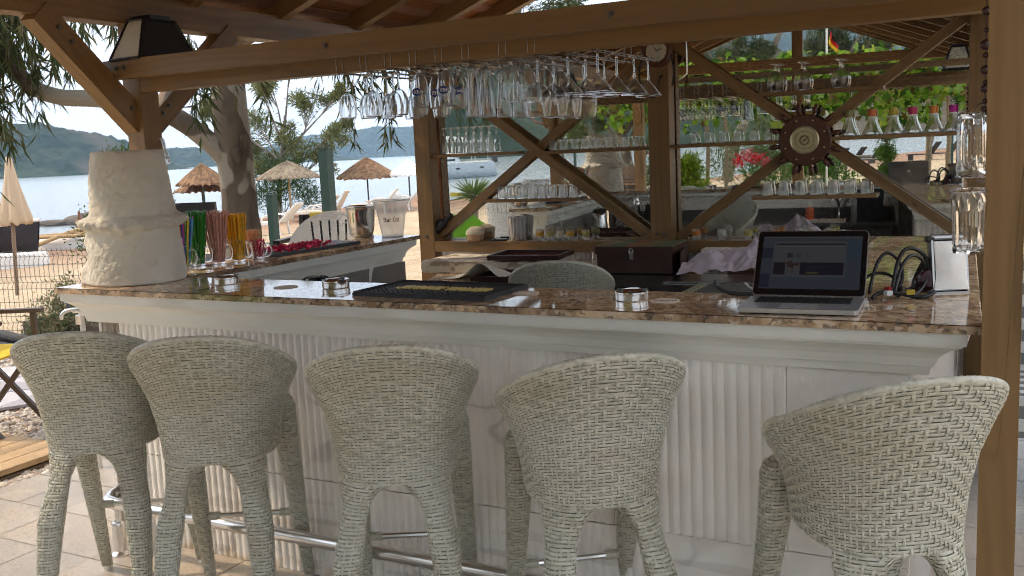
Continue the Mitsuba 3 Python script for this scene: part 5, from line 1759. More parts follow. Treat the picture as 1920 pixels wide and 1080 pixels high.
tw, m, c_ = drooping(np.vstack(S_), g, (.28, .52), 20, .135, .0155, EUC)
tag(put('twigs', tw, 'grey_bark', gum), kind='stuff')
tag(put('leaves', m, 'leaf_thin', gum, color=c_), kind='stuff')
m, c_ = clumps(np.array([(-1.2, 2.1, 5.4), (-1.9, 1.3, 4.9), (-.6, 2.7, 5.2), (-1.6, 2.8, 6.0), (-2.4, .6, 4.6)]), [.8, .7, .7, .7, .6], 900, .14, .02, EUC, g, -.4)
tag(put('crown', m, 'leaf_thin', gum, color=c_), kind='stuff')
cb = thing('red_cable', 'red cable loop hanging behind the left brace', 'cable')
put('loop', tube(spline([(-.30, .60, 1.98), (-.36, .66, 1.93), (-.33, .72, 1.87), (-.22, .78, 1.83), (-.17, .80, 1.80)], 18), .008, 8), C(.28, .03, .025, .5), cb, True)


def tree(name, label, base, height, crown, leaf, wd, cols, seed, n=700, trunk_r=.12, bark='grey_bark', lean=(0, 0), group=None, up=.2, bsdf='leaf_thin', forks=5):
    """crown: list of (dx, dy, z, r) clumps; limbs run from the trunk into each clump"""
    g = np.random.default_rng(seed)
    k = thing(name, label, 'tree', group)
    b = np.asarray(base, float)
    top = b + V(lean[0], lean[1], height)
    tp = spline([b - V(0, 0, .2), b + (top - b) * .3 + V(*g.normal(0, .06, 2), 0), b + (top - b) * .65 + V(*g.normal(0, .1, 2), 0), top], 24)
    put('trunk', noisy(tube(tp, np.linspace(trunk_r, trunk_r * .35, 24), 12), trunk_r * .12, 5, seed), bark, k, True)
    cs, rs, lm = [], [], []
    for dx, dy, z, r in crown:
        c = b + V(dx, dy, z)
        s = tp[int(np.clip((z * .55 / height), .15, .95) * 23)]
        q = spline([s, (s + c) / 2 + V(*g.normal(0, .15, 3)) * r, c], 10)
        lm.append(tube(q, np.linspace(trunk_r * .45, trunk_r * .08, 10), 7))
        for _ in range(forks):
            d = g.normal(size=3)
            d /= np.linalg.norm(d)
            e = c + d * r * g.uniform(.35, .95) * [1, 1, .8]
            cs.append(e)
            rs.append(r * g.uniform(.25, .5))
            lm.append(tube(np.array([q[6], (q[7] + e) / 2 + d * .05, e]), [trunk_r * .14, trunk_r * .09, trunk_r * .03], 5))
    tag(put('limbs', cat(lm), bark, k, True), kind='stuff')
    m, c_ = clumps(np.array(cs), rs, n, leaf, wd, cols, g, up)
    tag(put('crown', m, bsdf, k, color=c_), kind='stuff')
    return k


PALE = [(.20, .225, .085), (.16, .19, .075), (.25, .26, .11), (.11, .15, .06), (.28, .27, .12)]
tree('feathery_tree', 'pale feathery tree on the beach right of the gum trunk', (-23.6, 28.0, -.6), 4.0, [(x * 1.82, y * 1.82, z * 1.72, r * 1.75) for x, y, z, r in ((-.6, .2, 2.1, .55), (.0, .1, 3.0, .42), (.9, .3, 2.5, .45), (1.45, .4, 1.9, .4), (-.9, 0, 1.5, .5), (.5, .2, 1.7, .5), (-.4, .1, 3.3, .35), (.55, .1, 3.45, .22), (1.6, .5, 2.75, .22), (-1.5, -.2, 2.5, .5), (1.0, .3, 1.2, .5), (-.2, 0, 1.2, .5))], .20, .045, PALE, 31, 210, .13, lean=(.5, .3), forks=6)
GREEN = [(.05, .11, .035), (.08, .14, .05), (.035, .085, .03), (.11, .16, .06)]


def shrub(name, label, base, clm, leaf, wd, cols, seed, n=500, cat_='shrub', group=None, stem=.02, up=.5):
    g = np.random.default_rng(seed)
    k = thing(name, label, cat_, group)
    b = np.asarray(base, float)
    ms = [tube(np.array([b + V(*g.normal(0, .03, 2), -.03), b + V(dx * .5, dy * .5, z * .5), b + V(dx, dy, z)]), [stem, stem * .7, stem * .3], 6) for dx, dy, z, r in clm]
    tag(put('stems', cat(ms), 'grey_bark', k, True), kind='stuff')
    m, c_ = clumps(b + np.array([(q[0], q[1], q[2]) for q in clm]), [q[3] for q in clm], n, leaf, wd, cols, g, up)
    tag(put('leaves', m, 'leaf_thin', k, color=c_), kind='stuff')
    return k


shrub('beach_bush', 'dense green bush under the reed umbrella by the trunk', (-23.0, 27.6, -.65), [(x * 1.7, y * 1.7, z * 1.6, r * 1.6) for x, y, z, r in ((0, 0, .6, .45), (.5, .1, .8, .4), (-.3, 0, 1.0, .4), (.25, .1, 1.2, .35), (.7, .2, .45, .35), (-.6, 0, .5, .4))], .24, .035, GREEN, 32, 520)
shrub('tall_bush', 'dark green cone-shaped bush behind the plaster pot', (-3.75, 3.62, -.03), [(0, 0, z, .40 - .10 * z) for z in (.3, .6, .9, 1.2, 1.5)] + [(.2, .1, 1.1, .25), (-.2, -.1, 1.0, .28), (.05, 0, 1.68, .16)], .035, .016, [(.06, .11, .03), (.10, .15, .04), (.04, .08, .025)], 33, 1500)
shrub('small_palm', 'small yellow green plant at the left foot of the bar', (-.55, 1.25, 0), [(0, 0, .42, .10), (.05, .03, .5, .08), (-.05, .02, .36, .1)], .09, .022, [(.22, .33, .04), (.15, .25, .03)], 34, 120)
pl = thing('planter', 'dark wooden planter box by the wire fence', 'planter')
for dx, dy, sx, sy in ((0, -.22, 1.0, .03), (0, .22, 1.0, .03), (-.485, 0, .03, .41), (.485, 0, .03, .41)):
    for k in range(2):
        put('board', box((-3.72 + dx, 2.98 + dy, .09 + k * .14), (sx, sy, .135)), C(.055, .04, .03, .7), pl)
put('soil', box((-3.72, 2.98, .14), (.94, .40, .2)), C(.10, .07, .05, .9), pl)
shrub('planter_shrub', 'grey green shrub spilling over the dark planter', (-3.70, 2.86, .2), [(-.1, -.1, .18, .16), (.12, -.1, .12, .16), (-.02, 0, .34, .14), (.25, -.05, .02, .16), (-.22, -.15, .05, .15), (.05, -.2, .02, .14)], .05, .014, [(.17, .20, .11), (.12, .15, .08), (.22, .24, .14), (.25, .19, .12)], 35, 420)
tp = thing('garden_tap', 'standing white water pipe with a metal tap at the left end of the bar', 'tap')
put('pipe', cyl((-.735, .70, 0), (-.755, .70, .845), .014, 12), C(.62, .62, .60, .4), tp, 30)
put('tap_body', tube(spline([(-.755, .70, .845), (-.765, .69, .875), (-.80, .665, .88), (-.83, .645, .865), (-.835, .64, .83)], 12), .011, 8), 'steel', tp, True)
put('lever', tube([(-.80, .665, .885), (-.81, .66, .915), (-.85, .655, .935)], .006, 6), C(.1, .12, .2, .4), tp)
put('hose_joint', cyl((-.765, .69, .85), (-.765, .69, .80), .018, 8), 'steel', tp)

# ------------------------------------------------------------------ wire fence and green posts
FG = C(.018, .055, .045, .45)
WIRE = C(.03, .035, .028, .5)


def fence_panel(a, b, z0, h, label, n=None, post=True):
    k = thing('wire_fence', label, 'fence')
    a, b = np.asarray(a, float), np.asarray(b, float)
    L = np.linalg.norm((b - a)[:2])
    n = n or int(L / .05)
    d = (b - a) / L
    nn = V(-d[1], d[0], 0)
    zz = [0, .16, .19, .22, h * .62, h * .62 + .03, h * .62 + .06, h - .10, h - .06, h - .02, h + .02]
    off = [0, 0, .03, 0, 0, .03, 0, 0, .03, 0, 0]
    ms = []
    for i in range(n + 1):
        p = a + (b - a) * i / n
        ms.append(tube([p + nn * o + V(0, 0, z0 + z) for z, o in zip(zz, off)], .0028, 4, False))
    for z, o in ((.12, 0), (.19, .03), (.26, 0), (.40, 0), (h * .62 - .03, 0), (h * .62 + .03, .03), (h * .62 + .09, 0), (h - .14, 0), (h - .06, .03), (h - .005, 0)):
        ms.append(cyl(a + nn * o + V(0, 0, z0 + z), b + nn * o + V(0, 0, z0 + z), .0028, 4))
    tag(put('wires', cat(ms), WIRE, k), kind='stuff')
    return k


fence_panel((-5.75, 2.985, 0), (-4.05, 3.62, 0), -.04, .90, 'green wire mesh fence panel at the left, beach and boat behind it')
fence_panel((-4.0, 3.64, 0), (-2.2, 4.33, 0), -.04, .90, 'green wire mesh fence panel behind the straws and plaster pot')
FX = lambda y: -6.0 + .07 * (y + 2)
for k, (ya, yb) in enumerate(((2.9, -1.0), (-1.05, -5.5), (-5.55, -10), (-10.05, -14.5), (-14.55, -19), (-19.05, -23))):
    fence_panel((-6.0 + (.25 if k == 0 else 0), ya, 0), (-6.0, yb, 0), -.04, .60 if k > 1 else .88, f'wire mesh fence panel along the seaward side, {laneword[k]} from the beach corner', n=int(abs(ya - yb) / .1))


def green_post(p, z1, label, w=.088, lean=(0, 0), cap=None):
    k = thing('fence_post', label, 'post')
    p = np.asarray(p, float)
    put('shaft', bar(p + V(0, 0, -.1), p + V(lean[0], lean[1], z1), w, w, (0, 1, 0))[0], FG, k)
    put('cap', box(tuple(p + V(lean[0], lean[1], z1 + .008)), (w + .01, w + .01, .012)), C(.012, .035, .03, .5), k)
    return k


green_post((-4.03, 3.55, 0), 1.69, 'square dark green steel post left of the plaster pot', .085, (0, 0))
green_post((-1.55, 3.84, 0), 1.69, 'square dark green steel post between the trunk and the umbrellas', .088)
green_post((-2.48, 4.17, 0), 1.30, 'short dark green post just right of the gum trunk', .07)
green_post((-.92, 3.02, 0), .98, 'dark green post under the left end of the bar', .07) if False else None
for k, (x, y, z1) in enumerate(((-6.0, -18.6, 2.0), (-3.4, -14.5, 2.0), (4.6, -21.0, 2.0))):
    green_post((x, y, 0), z1, f'thin green pole seen in the mirror, {("left", "middle", "right")[k]} of three', .07)

# ------------------------------------------------------------------ the beach
B('reed', two(principled(P_(lambda p, n, uv: mix((.30, .175, .095), (.16, .09, .05), smoothstep(.3, .7, fbm(p.x * 9.0, p.y * 9.0, p.z * 9.0, 3)))), .9)))
B('reed_grey', two(principled(P_(lambda p, n, uv: mix((.29, .235, .17), (.165, .13, .09), smoothstep(.3, .7, fbm(p.x * 9.0, p.y * 9.0, p.z * 9.0, 3)))), .9)))


def reed_cone(r, h, g, ribs=26):
    n = ribs * 4
    a = np.arange(n) / n * 2 * np.pi
    t = np.r_[0.02, .1, .2, .35, .5, .65, .8, .92, 1.0]
    cur = np.sin(t * np.pi / 2 * .55) / np.sin(np.pi / 2 * .55)
    P = []
    for q, c in zip(t, t):
        ridge = .030 * np.array([0, 1, .2, -.6])[np.arange(n) % 4] * (q > .05)
        fray = g.normal(0, .035, n) if q > .99 else (g.normal(0, .012, n) if q > .8 else 0)
        P.append(np.stack([(r * q + fray) * np.cos(a), (r * q + fray) * np.sin(a), h * (1 - q ** 1.18) + ridge - (abs(fray) * .7 if q > .99 else 0)], -1))
    top = np.array(P)
    under = top[::-1] - [0, 0, .045]
    return grid_mesh(np.concatenate([top, under]), True, True)


def reed_umbrella(x, y, r, z_edge, z_top, label, pole='wood', grp='reed umbrellas on the beach', m_='reed', seed=1, tilt=0):
    g = np.random.default_rng(seed)
    k = thing('reed_umbrella', label, 'umbrella', None)
    zb = float(ground_z(np.array([x]), np.array([y]))[0])
    c = reed_cone(r, z_top - z_edge, g)
    put('canopy', at(c, (x, y, z_edge), 0, 1, tilt, tilt * .7), m_, k, 40)
    put('cap', at(lathe([(0, 0), (.13, -.02), (.10, .04), (.03, .09), (0, .1)], 12), (x, y, z_top - .06)), m_, k, 30)
    put('pole', cyl((x, y, zb - .1), (x, y, z_top - .1), .035, 10), pole, k, 30)
    return k


STEELP = C(.10, .11, .12, .4)
DARKW = C(.32, .20, .09, .6)
reed_umbrella(-20.6, 30.2, 1.22, .80, 1.55, 'brown reed umbrella on a thin dark pole at the water, right of the green post', STEELP, seed=3, tilt=.03)
reed_umbrella(-20.6, 25.35, 1.15, .98, 1.56, 'greyish reed umbrella on a pale wooden pole beside the gum trunk', C(.42, .27, .11, .6), m_='reed_grey', seed=4)
reed_umbrella(-25.0, 25.4, .98, .85, 1.60, 'reddish reed umbrella left of the gum trunk, nearer of the two', C(.03, .08, .05, .5), seed=5)
reed_umbrella(-26.0, 26.3, 1.05, .55, 1.1, 'reed umbrella left of the gum trunk, half hidden behind the nearer one', C(.05, .06, .06, .5), seed=6)
wu = reed_umbrella(-19.0, 30.9, .85, .80, 1.38, 'white beach umbrella half behind the corner post', STEELP, m_=C(.80, .79, .76, .8), seed=7)
ub = thing('closed_umbrella', 'closed beige beach umbrella with wooden pole at the left edge', 'umbrella')
prof_u = np.array([(.0, 1.86), (.03, 1.85), (.06, 1.70), (.10, 1.45), (.15, 1.2), (.19, 1.0), (.205, .90), (.20, .87), (.16, .90), (.05, 1.1)])[::-1]
cu = lathe(dense(prof_u, 3), 48)
v = np.array(cu.vertices)
a = np.arctan2(v[:, 1], v[:, 0])
kf = 1 + .16 * np.cos(a * 8) * np.clip((1.8 - v[:, 2]) / .8, 0, 1)
v[:, :2] *= kf[:, None]
v[:, 2] += .03 * np.cos(a * 8 + 1) * (v[:, 2] < 1.05)
put('canopy', at(trimesh.Trimesh(v, cu.faces, process=False), (-9.33, 6.35, 0)), C(.56, .43, .30, .85), ub, True)
put('pole', cyl((-9.20, 6.15, -.15), (-9.33, 6.35, 1.8), .028, 10), C(.20, .13, .08, .6), ub, 30)
PLW = C(.78, .76, .72, .5)
CLO = C(.60, .48, .37, .9)


def lounger(x, y, rz, label, back=.9, col=CLO):
    k = thing('beach_lounger', label, 'sun lounger', None)
    zb = float(ground_z(np.array([x]), np.array([y]))[0])
    M = lambda m: at(m, (x, y, zb), rz)
    for s in (-.3, .3):
        put('side_rail', M(bar((-.95, s, .34), (.45, s, .34), .05, .06)[0]), PLW, k)
        put('armrest', M(tube(spline([(-.1, s, .36), (.0, s, .55), (.25, s, .58), (.45, s, .50)], 10), .025, 8)), PLW, k, True)
        for q in (-.85, .40):
            put('leg', M(bar((q, s, .34), (q + (.06 if q > 0 else -.06), s, 0), .05, .05)[0]), PLW, k)
        put('back_rail', M(bar((.42, s * .93, .36), (.42 + .75 * math.cos(back), s * .8, .36 + .75 * math.sin(back)), .05, .045)[0]), PLW, k)
    put('seat_cloth', M(bar((-.92, 0, .375), (.42, 0, .375), .56, .03)[0]), col, k)
    put('back_cloth', M(bar((.43, 0, .39), (.43 + .74 * math.cos(back), 0, .39 + .74 * math.sin(back)), .50, .03)[0]), col, k)
    return k


lounger(-15.5, 18.5, .25, 'white plastic sun lounger nearest the gum trunk', .75, C(.70, .67, .62, .8))
lounger(-18.9, 24.5, .3, 'white sun lounger with tan cloth left of the green post', .75)
lounger(-19.2, 25.7, .3, 'white sun lounger with tan cloth just behind the green post', 1.0)
lounger(-18.8, 28.1, .45, 'white sun lounger with tan cloth near the corner post, left of two', .8)
lounger(-18.2, 28.9, .45, 'white sun lounger with tan cloth near the corner post, right of two', .8)
bt = thing('beach_table', 'small tan beach table beside the loungers near the corner post', 'table')
zb_ = float(ground_z(np.array([-17.0]), np.array([26.0]))[0])
put('top', box((-17.0, 26.0, zb_ + .52), (.85, .6, .04)), CLO, bt)
for dx in (-.35, .35):
    for dy in (-.22, .22):
        put('leg', box((-17 + dx, 26 + dy, zb_ + .25), (.05, .05, .5)), PLW, bt)

# boat drawn up at the left
boat = thing('moored_boat', 'boat with a dark hull and white deck drawn up at the water on the left', 'boat')
n = 30
u_ = np.linspace(0, 1, n)
bw = .95 * np.sin(np.clip(u_ * 1.15 + .25, 0, np.pi / 2 * 1.0) * 1.0) * np.interp(u_, [0, .55, .85, 1], [.85, 1, .55, .03])
sheer = 1.05 + .35 * u_ ** 2
sec = []
for i in range(n):
    ring = [(-bw[i], sheer[i]), (-bw[i] * .92, sheer[i] * .55), (-bw[i] * .55, .10 + .25 * u_[i] ** 3), (0, .02 + .5 * u_[i] ** 4), (bw[i] * .55, .10 + .25 * u_[i] ** 3), (bw[i] * .92, sheer[i] * .55), (bw[i], sheer[i])]
    sec.append([[(u_[i] - .5) * 5.0 + (.25 * (q[1] / sheer[i]) if i == n - 1 else 0), q[0], q[1]] for q in ring])
sec = np.array(sec)
MB = lambda m: at(m, (-21.9, 13.7, -.85), .25, .82)
put('hull', MB(grid_mesh(sec, False)), C(.022, .022, .028, .35), boat, True)
dk = np.array([[s[0] + V(0, 0, .0), (s[0] + s[-1]) / 2 + V(0, 0, .10), s[-1]] for s in sec])
put('deck', MB(grid_mesh(dk, False)), C(.78, .76, .72, .5), boat, True)
for s in (0, -1):
    put('rub_rail', MB(tube(sec[:, s] + [0, 0, .02], .05, 8)), C(.80, .78, .74, .4), boat, True)
put('cabin', MB(at(cbox((1.7, 1.1, .42), .12), (-.2, 0, 1.36))), C(.78, .77, .75, .4), boat)
put('wheelhouse', MB(at(cbox((.8, .9, .35), .1), (-.5, 0, 1.7))), C(.80, .79, .77, .4), boat)
fl = thing('white_float', 'white moulded plastic float lying on the sand at the left', 'float')
fm = cbox((1.25, .62, .34), .12).subdivide().subdivide()
put('body', at(noisy(fm, .02, 3, 4), (-17.2, 11.75, -.45), .6), C(.80, .80, .77, .5), fl)
sk = thing('rowing_skiff', 'upturned pale skiff with a tan gunwale on the waterline', 'boat')
P = np.array([[[x, y * w, z * h_] for y, z in ((-1, .0), (-.9, .6), (-.4, .95), (.4, .95), (.9, .6), (1, 0))] for x, w, h_ in ((-1.6, .05, .3), (-1.3, .35, .42), (-.6, .58, .5), (.4, .62, .5), (1.3, .5, .45), (1.35, .02, .2))])
put('hull', at(grid_mesh(P, False, True), (-21.6, 17.2, -.80), .75), C(.58, .56, .53, .5), sk, True)
put('gunwale', at(cat([tube(P[:, 0] + [0, 0, .46], .05, 8), tube(P[:, 5] + [0, 0, .46], .05, 8)]), (-21.6, 17.2, -.80), .75), C(.48, .32, .16, .6), sk, True)
spar = thing('driftwood_spar', 'long tan wooden spar lying along the waterline by the skiff', 'spar')
put('pole', tube(spline([(-22.2, 14.6, -.62), (-21.9, 15.6, -.55), (-21.7, 16.4, -.30), (-21.6, 17.6, -.22)], 16), .06, 8), C(.45, .31, .16, .7), spar, True)
bo = thing('brown_bottle', 'brown glass bottle standing on the skiff', 'bottle')
put('body', at(lathe(dense([(0, 0), (.10, 0), (.105, .02), (.10, .35), (.04, .48), (.038, .62), (0, .62)], 3), 14), (-21.75, 17.1, -.27)), C(.22, .07, .04, .3), bo, 30)
for k, (x, y, r, z) in enumerate(((-37.5, 27.9, .8, -.95), (-36.7, 28.8, 1.1, -.9), (-35.9, 29.5, 1.5, -.85), (-34.9, 30.4, 1.2, -.9))):
    rk = noisy(trimesh.creation.icosphere(3, 1.0), .3, 1.5, k)
    rk.vertices = np.array(rk.vertices) * [r, r * .7, r * .30]
    one('rock', at(rk, (x, y, z)), C(.12, .105, .09, .9), f'dark rock breaking the water left of the plaster pot, {laneword[k]} from the left', 'rock', 'rocks in the shallows', smooth=True)

# director's chairs and white chair near the left counter
def cloth_chair(name, label, x, y, rz, z_seat, z_back, frame_c, cloth_c, w=.52, z0=0.0):
    k = thing(name, label, 'chair')
    M = lambda m: at(m, (x, y, z0), rz)
    for s in (-w / 2, w / 2):
        put('leg', M(bar((s, -.22, 0), (s, .22, z_seat + .02), .03, .03)[0]), frame_c, k)
        put('leg', M(bar((s, .22, 0), (s, -.22, z_seat + .02), .03, .03)[0]), frame_c, k)
        put('armrest', M(bar((s, -.26, z_seat + .22), (s, .26, z_seat + .22), .05, .025)[0]), frame_c, k)
        put('front_post', M(bar((s, -.20, z_seat), (s, -.20, z_seat + .22), .03, .03)[0]), frame_c, k)
        put('back_post', M(bar((s, .22, z_seat - .02), (s, .26, z_back), .03, .03)[0]), frame_c, k)
    put('seat', M(box((0, 0, z_seat), (w, .44, .012))), cloth_c, k)
    put('backrest', M(box((0, .262, z_back - .10), (w, .012, .2))), cloth_c, k)
    return k


cloth_chair('director_chair', "director's chair with a brown frame and yellow cloth at the left edge", -1.98, .92, math.radians(118), .52, .98, C(.075, .05, .035, .45), C(.72, .48, .03, .8))
cloth_chair('bar_height_chair', 'tall black cloth chair behind the white plastic chair', -.72, 2.62, math.radians(20), .85, 1.22, C(.02, .02, .022, .4), C(.025, .025, .028, .8), .36)
cloth_chair('bar_height_chair', 'tall black framed chair half hidden behind the straws', -1.55, 2.35, math.radians(-160), .95, 1.36, C(.015, .015, .017, .4), C(.02, .02, .022, .8), .5)
one('yellow_cap', box((-.47, 2.36, 1.255), (.085, .05, .03), .3), C(.72, .60, .08, .5), 'yellow plastic piece on top of the black chair post', 'cap')
pc = thing('plastic_chair', 'white moulded plastic chair with a slotted curved back outside the left counter', 'chair')
sil = [(-.29, .0), (-.29, .16), (-.255, .30), (-.17, .40), (-.05, .445), (.05, .445), (.17, .40), (.255, .30), (.29, .16), (.29, 0)]
sh = Polygon(spline(sil, 50)).union(Polygon([(-.29, 0), (.29, 0), (.29, .05), (-.29, .05)])).buffer(0)
for k in range(6):
    x = -.125 + k * .05
    sh = sh.difference(LineString([(x, .24), (x * 1.08, .385)]).buffer(.007))
tm2 = trimesh.creation.extrude_polygon(sh, .012, engine='earcut')
for _ in range(3):
    tm2 = tm2.subdivide_to_size(.04) if _ == 0 else tm2
v = np.array(tm2.vertices)
v = np.stack([v[:, 0], v[:, 2] - .9 * v[:, 0] ** 2 * 1.6 + .10 * v[:, 1], v[:, 1]], 1)
PCX = (-.17, 2.14)
put('backrest', at(trimesh.Trimesh(v, tm2.faces, process=False), (*PCX, .84), math.radians(30)), PLW, pc, 30)
put('seat', at(box((0, -.24, .82), (.50, .46, .03), 0, .012), (*PCX, 0), math.radians(30)), PLW, pc)
for s in (-.22, .22):
    for q in (-.44, -.02):
        put('leg', at(bar((s, q, .82), (s * 1.15, q * 1.05, 0), .045, .04)[0], (*PCX, 0), math.radians(30)), PLW, pc)
    put('armrest', at(tube(spline([(s * 1.25, -.10, 1.08), (s * 1.3, -.25, 1.04), (s * 1.25, -.42, 1.0), (s * 1.1, -.45, .83)], 12), .022, 8), (*PCX, 0), math.radians(30)), PLW, pc, True)
fu = [(-4.75, 2.86, .09, -3.95, 2.74, .10, .05), (-4.7, 2.76, .16, -3.98, 2.66, .15, .045), (-4.72, 2.66, .07, -4.02, 2.58, .08, .05)]
for k, q in enumerate(fu):
    um = thing('folded_parasol', f'dark grey folded parasol lying on the pebbles by the planter, {("rear", "upper", "front")[k]} of three', 'parasol')
    put('cloth', noisy(tube(np.linspace(V(*q[:3]), V(*q[3:6]), 14), np.r_[.02, np.full(12, q[6]), .03], 14), .012, 14, k), C(.05, .05, .055, .8), um, True)
    put('pole_end', cyl(V(*q[3:6]), V(*q[3:6]) + V(.12, -.02, .0), .022, 10), 'steel', um, 30)
# gingham sofa corner and grey wall to the right of the thick post
gf = lambda p, n, uv: mix(mix((.55, .55, .52), (.16, .16, .16), dr.select(dr.abs(p.x * 9.0 - dr.floor(p.x * 9.0) - .5) > .25, 1.0, 0.0)), (.02, .02, .02), dr.select(dr.abs(p.z * 9.0 + p.y * 9.0 - dr.floor(p.z * 9.0 + p.y * 9.0) - .5) > .25, .72, 0.0))
B('gingham', two(principled(P_(gf), .9)))
sf = thing('gingham_bench', 'cushioned bench in black and white gingham to the right of the thick post', 'bench')
put('seat', box((4.30, 2.1, .40), (1.44, .6, .18), 0, .04), 'gingham', sf)
put('backrest', box((4.30, 2.42, .72), (1.44, .14, .60), 0, .04), 'gingham', sf)
put('base', box((4.35, 2.1, .15), (1.2, .5, .3)), C(.10, .09, .08, .6), sf)
one('side_wall', box((5.2, 3.1, 1.1), (2.6, .1, 2.2)), C(.55, .56, .58, .8), 'pale grey wall behind the gingham bench', 'wall')
one('bench_ledge', box((4.9, 2.62, 1.05), (2.2, .16, .04)), C(.7, .69, .66, .5), 'pale ledge above the gingham bench', 'ledge')

# ------------------------------------------------------------------ trees behind the mirror wall (seen over the beam)
tree('back_gum_tree', 'gum tree behind the pavilion, its hanging sprays showing past the roof tiles', (-2.4, 8.6, 0), 3.6, [(.5, 0, 3.15, .35), (.85, .1, 3.35, .3), (.1, .1, 3.5, .5), (-.6, 0, 3.9, .7), (-.3, .3, 4.6, .8), (.6, .2, 4.3, .5)], .11, .018, EUC, 41, 170, .12, 'gum_bark', up=-.6)
tree('olive_tree', 'pale green tree behind the pavilion, showing at the middle post above the beam', (.1, 9.6, 0), 3.6, [(-.5, 0, 3.35, .45), (0, .2, 3.6, .5), (.5, 0, 3.5, .5), (-.2, .3, 4.3, .6), (.7, .4, 4.2, .6)], .09, .03, PALE, 42, 260, .11)

# ------------------------------------------------------------------ the garden and shore behind the viewer, seen in the mirror
gl = np.random.default_rng(51)
LW = Polygon([(-6.6, -10.6), (-5.9, -10.4), (-3.6, -6.2), (-2.6, -4.9), (-4.6, -4.4), (-5.6, -6.2)])
tv, tf = trimesh.creation.triangulate_polygon(LW, engine='earcut')
struct('lawn', trimesh.Trimesh(np.c_[tv, np.full(len(tv), .004)], tf, process=False), C(.10, .22, .025, .9), 'strip of bright green lawn')
pts = []
while len(pts) < 15000:
    x, y = gl.uniform(-6.6, -2.6), gl.uniform(-10.6, -4.4)
    if LW.contains(Point(x, y)):
        pts.append((x, y, 0))
pts = np.array(pts)
m, c_ = leaves(pts, gl.normal(size=pts.shape) * [.45, .45, .1] + [0, 0, 1], .055, .012, [(.16, .34, .03), (.12, .28, .025), (.22, .40, .05)], gl)
struct('grass', m, 'leaf_thin', 'short bright green grass of the lawn', kind='stuff', color=c_)


def spiky(name, label, base, h, n, L, seed):
    g = np.random.default_rng(seed)
    k = thing(name, label, 'palm')
    b = V(*base)
    put('trunk', noisy(tube([b - V(0, 0, .1), b + V(.03, 0, h * .5), b + V(.02, .02, h)], [.10, .085, .08], 12), .015, 14, seed), 'grey_bark', k, True)
    d = g.normal(size=(n, 3)) * [1, 1, .55] + [0, 0, .45]
    m, c_ = leaves(np.tile(b + V(.02, .02, h), (n, 1)) + d * .03, d, L, .045, [(.16, .22, .07), (.11, .17, .05), (.22, .27, .10)], g, .1)
    tag(put('fronds', m, 'leaf_thin', k, color=c_), kind='stuff')


spiky('yucca_palm', 'spiky palm by the lawn in front of the yacht, seen in the mirror', (-6.1, -10.9, 0), .45, 110, .48, 52)
spiky('yucca_palm', 'spiky palm further left along the fence, seen in the mirror', (-4.3, -12.4, 0), .35, 50, .4, 53)

# yacht at anchor
ya = thing('sailing_yacht', 'white sailing yacht at anchor on the bay, seen in the mirror', 'yacht')
n = 40
u_ = np.linspace(0, 1, n)
bw = 1.75 * np.interp(u_, [0, .1, .35, .6, .85, 1], [.78, .86, 1, .95, .5, .02])
sheer = 1.12 + .22 * u_ ** 2
sec = []
for i in range(n):
    ring = [(-bw[i], sheer[i]), (-bw[i] * .98, sheer[i] * .5), (-bw[i] * .88, .08), (-bw[i] * .4, -.25), (0, -.35), (bw[i] * .4, -.25), (bw[i] * .88, .08), (bw[i] * .98, sheer[i] * .5), (bw[i], sheer[i])]
    sec.append([[(u_[i]) * 11.0 + (-.35 * (1 - q[1] / sheer[i]) if i == 0 else 0) + .5 * q[1] / sheer[i] * (i == n - 1), q[0], q[1]] for q in ring])
sec = np.array(sec)
yd = V(-2.4, 3.0, 0)
yaw_ = math.atan2(yd[1], yd[0])
MY = lambda m: at(m, (-25.9, -59.0, SEA_Z), yaw_)
YW = C(.50, .57, .64, .3, coat=.4)
put('hull', MY(grid_mesh(sec, False)), YW, ya, True)
tr_ = np.vstack([sec[0], [sec[0].mean(0)]])
put('transom', MY(trimesh.Trimesh(tr_, [[k, k + 1, 9] for k in range(8)] + [[8, 0, 9]], process=False)), YW, ya)
put('deck', MY(grid_mesh(np.array([[s[0], (s[0] + s[-1]) / 2 + V(0, 0, .06), s[-1]] for s in sec]), False)), C(.70, .67, .60, .6), ya, True)
put('coachroof', MY(loft([(1.15, 2.6, 8.2, -1.0, 1.0), (1.45, 2.7, 7.6, -.95, .95), (1.62, 2.9, 7.0, -.8, .8), (1.68, 3.2, 6.6, -.5, .5)])), YW, ya, 30)
for k in range(4):
    for s in (-1, 1):
        put('cabin_window', MY(box((3.4 + k * 1.0, s * .965, 1.36), (.7, .03, .14))), C(.03, .04, .05, .15), ya)
for k, x in enumerate((1.1, 3.2, 5.2, 7.2)):
    for s in (-1, 1):
        put('port', MY(box((x, s * (np.interp(x / 11, u_, bw) * .985), .72), (.3, .05, .12), -s * (.0 if x < 5 else .05))), C(.02, .025, .03, .2), ya)
put('sprayhood', MY(loft([(1.6, 1.9, 3.2, -1.0, 1.0), (2.1, 2.0, 3.0, -.95, .95), (2.35, 2.2, 2.8, -.8, .8)])), C(.72, .72, .70, .8), ya, 30)
put('bimini', MY(loft([(2.6, .1, 1.9, -1.1, 1.1), (2.72, .2, 1.8, -1.0, 1.0)])), C(.76, .75, .72, .8), ya)
for x in (.3, 1.7):
    for s in (-1, 1):
        put('bimini_pole', MY(cyl((x, s * 1.05, 1.1), (x, s * 1.0, 2.62), .025, 6)), 'steel', ya)
put('mast', MY(cyl((6.0, 0, 1.4), (5.9, 0, 15), .08, 8)), C(.72, .72, .72, .3, .5), ya)
put('boom', MY(cyl((5.9, 0, 2.75), (1.6, 0, 2.7), .06, 8)), C(.72, .72, .72, .3, .5), ya)
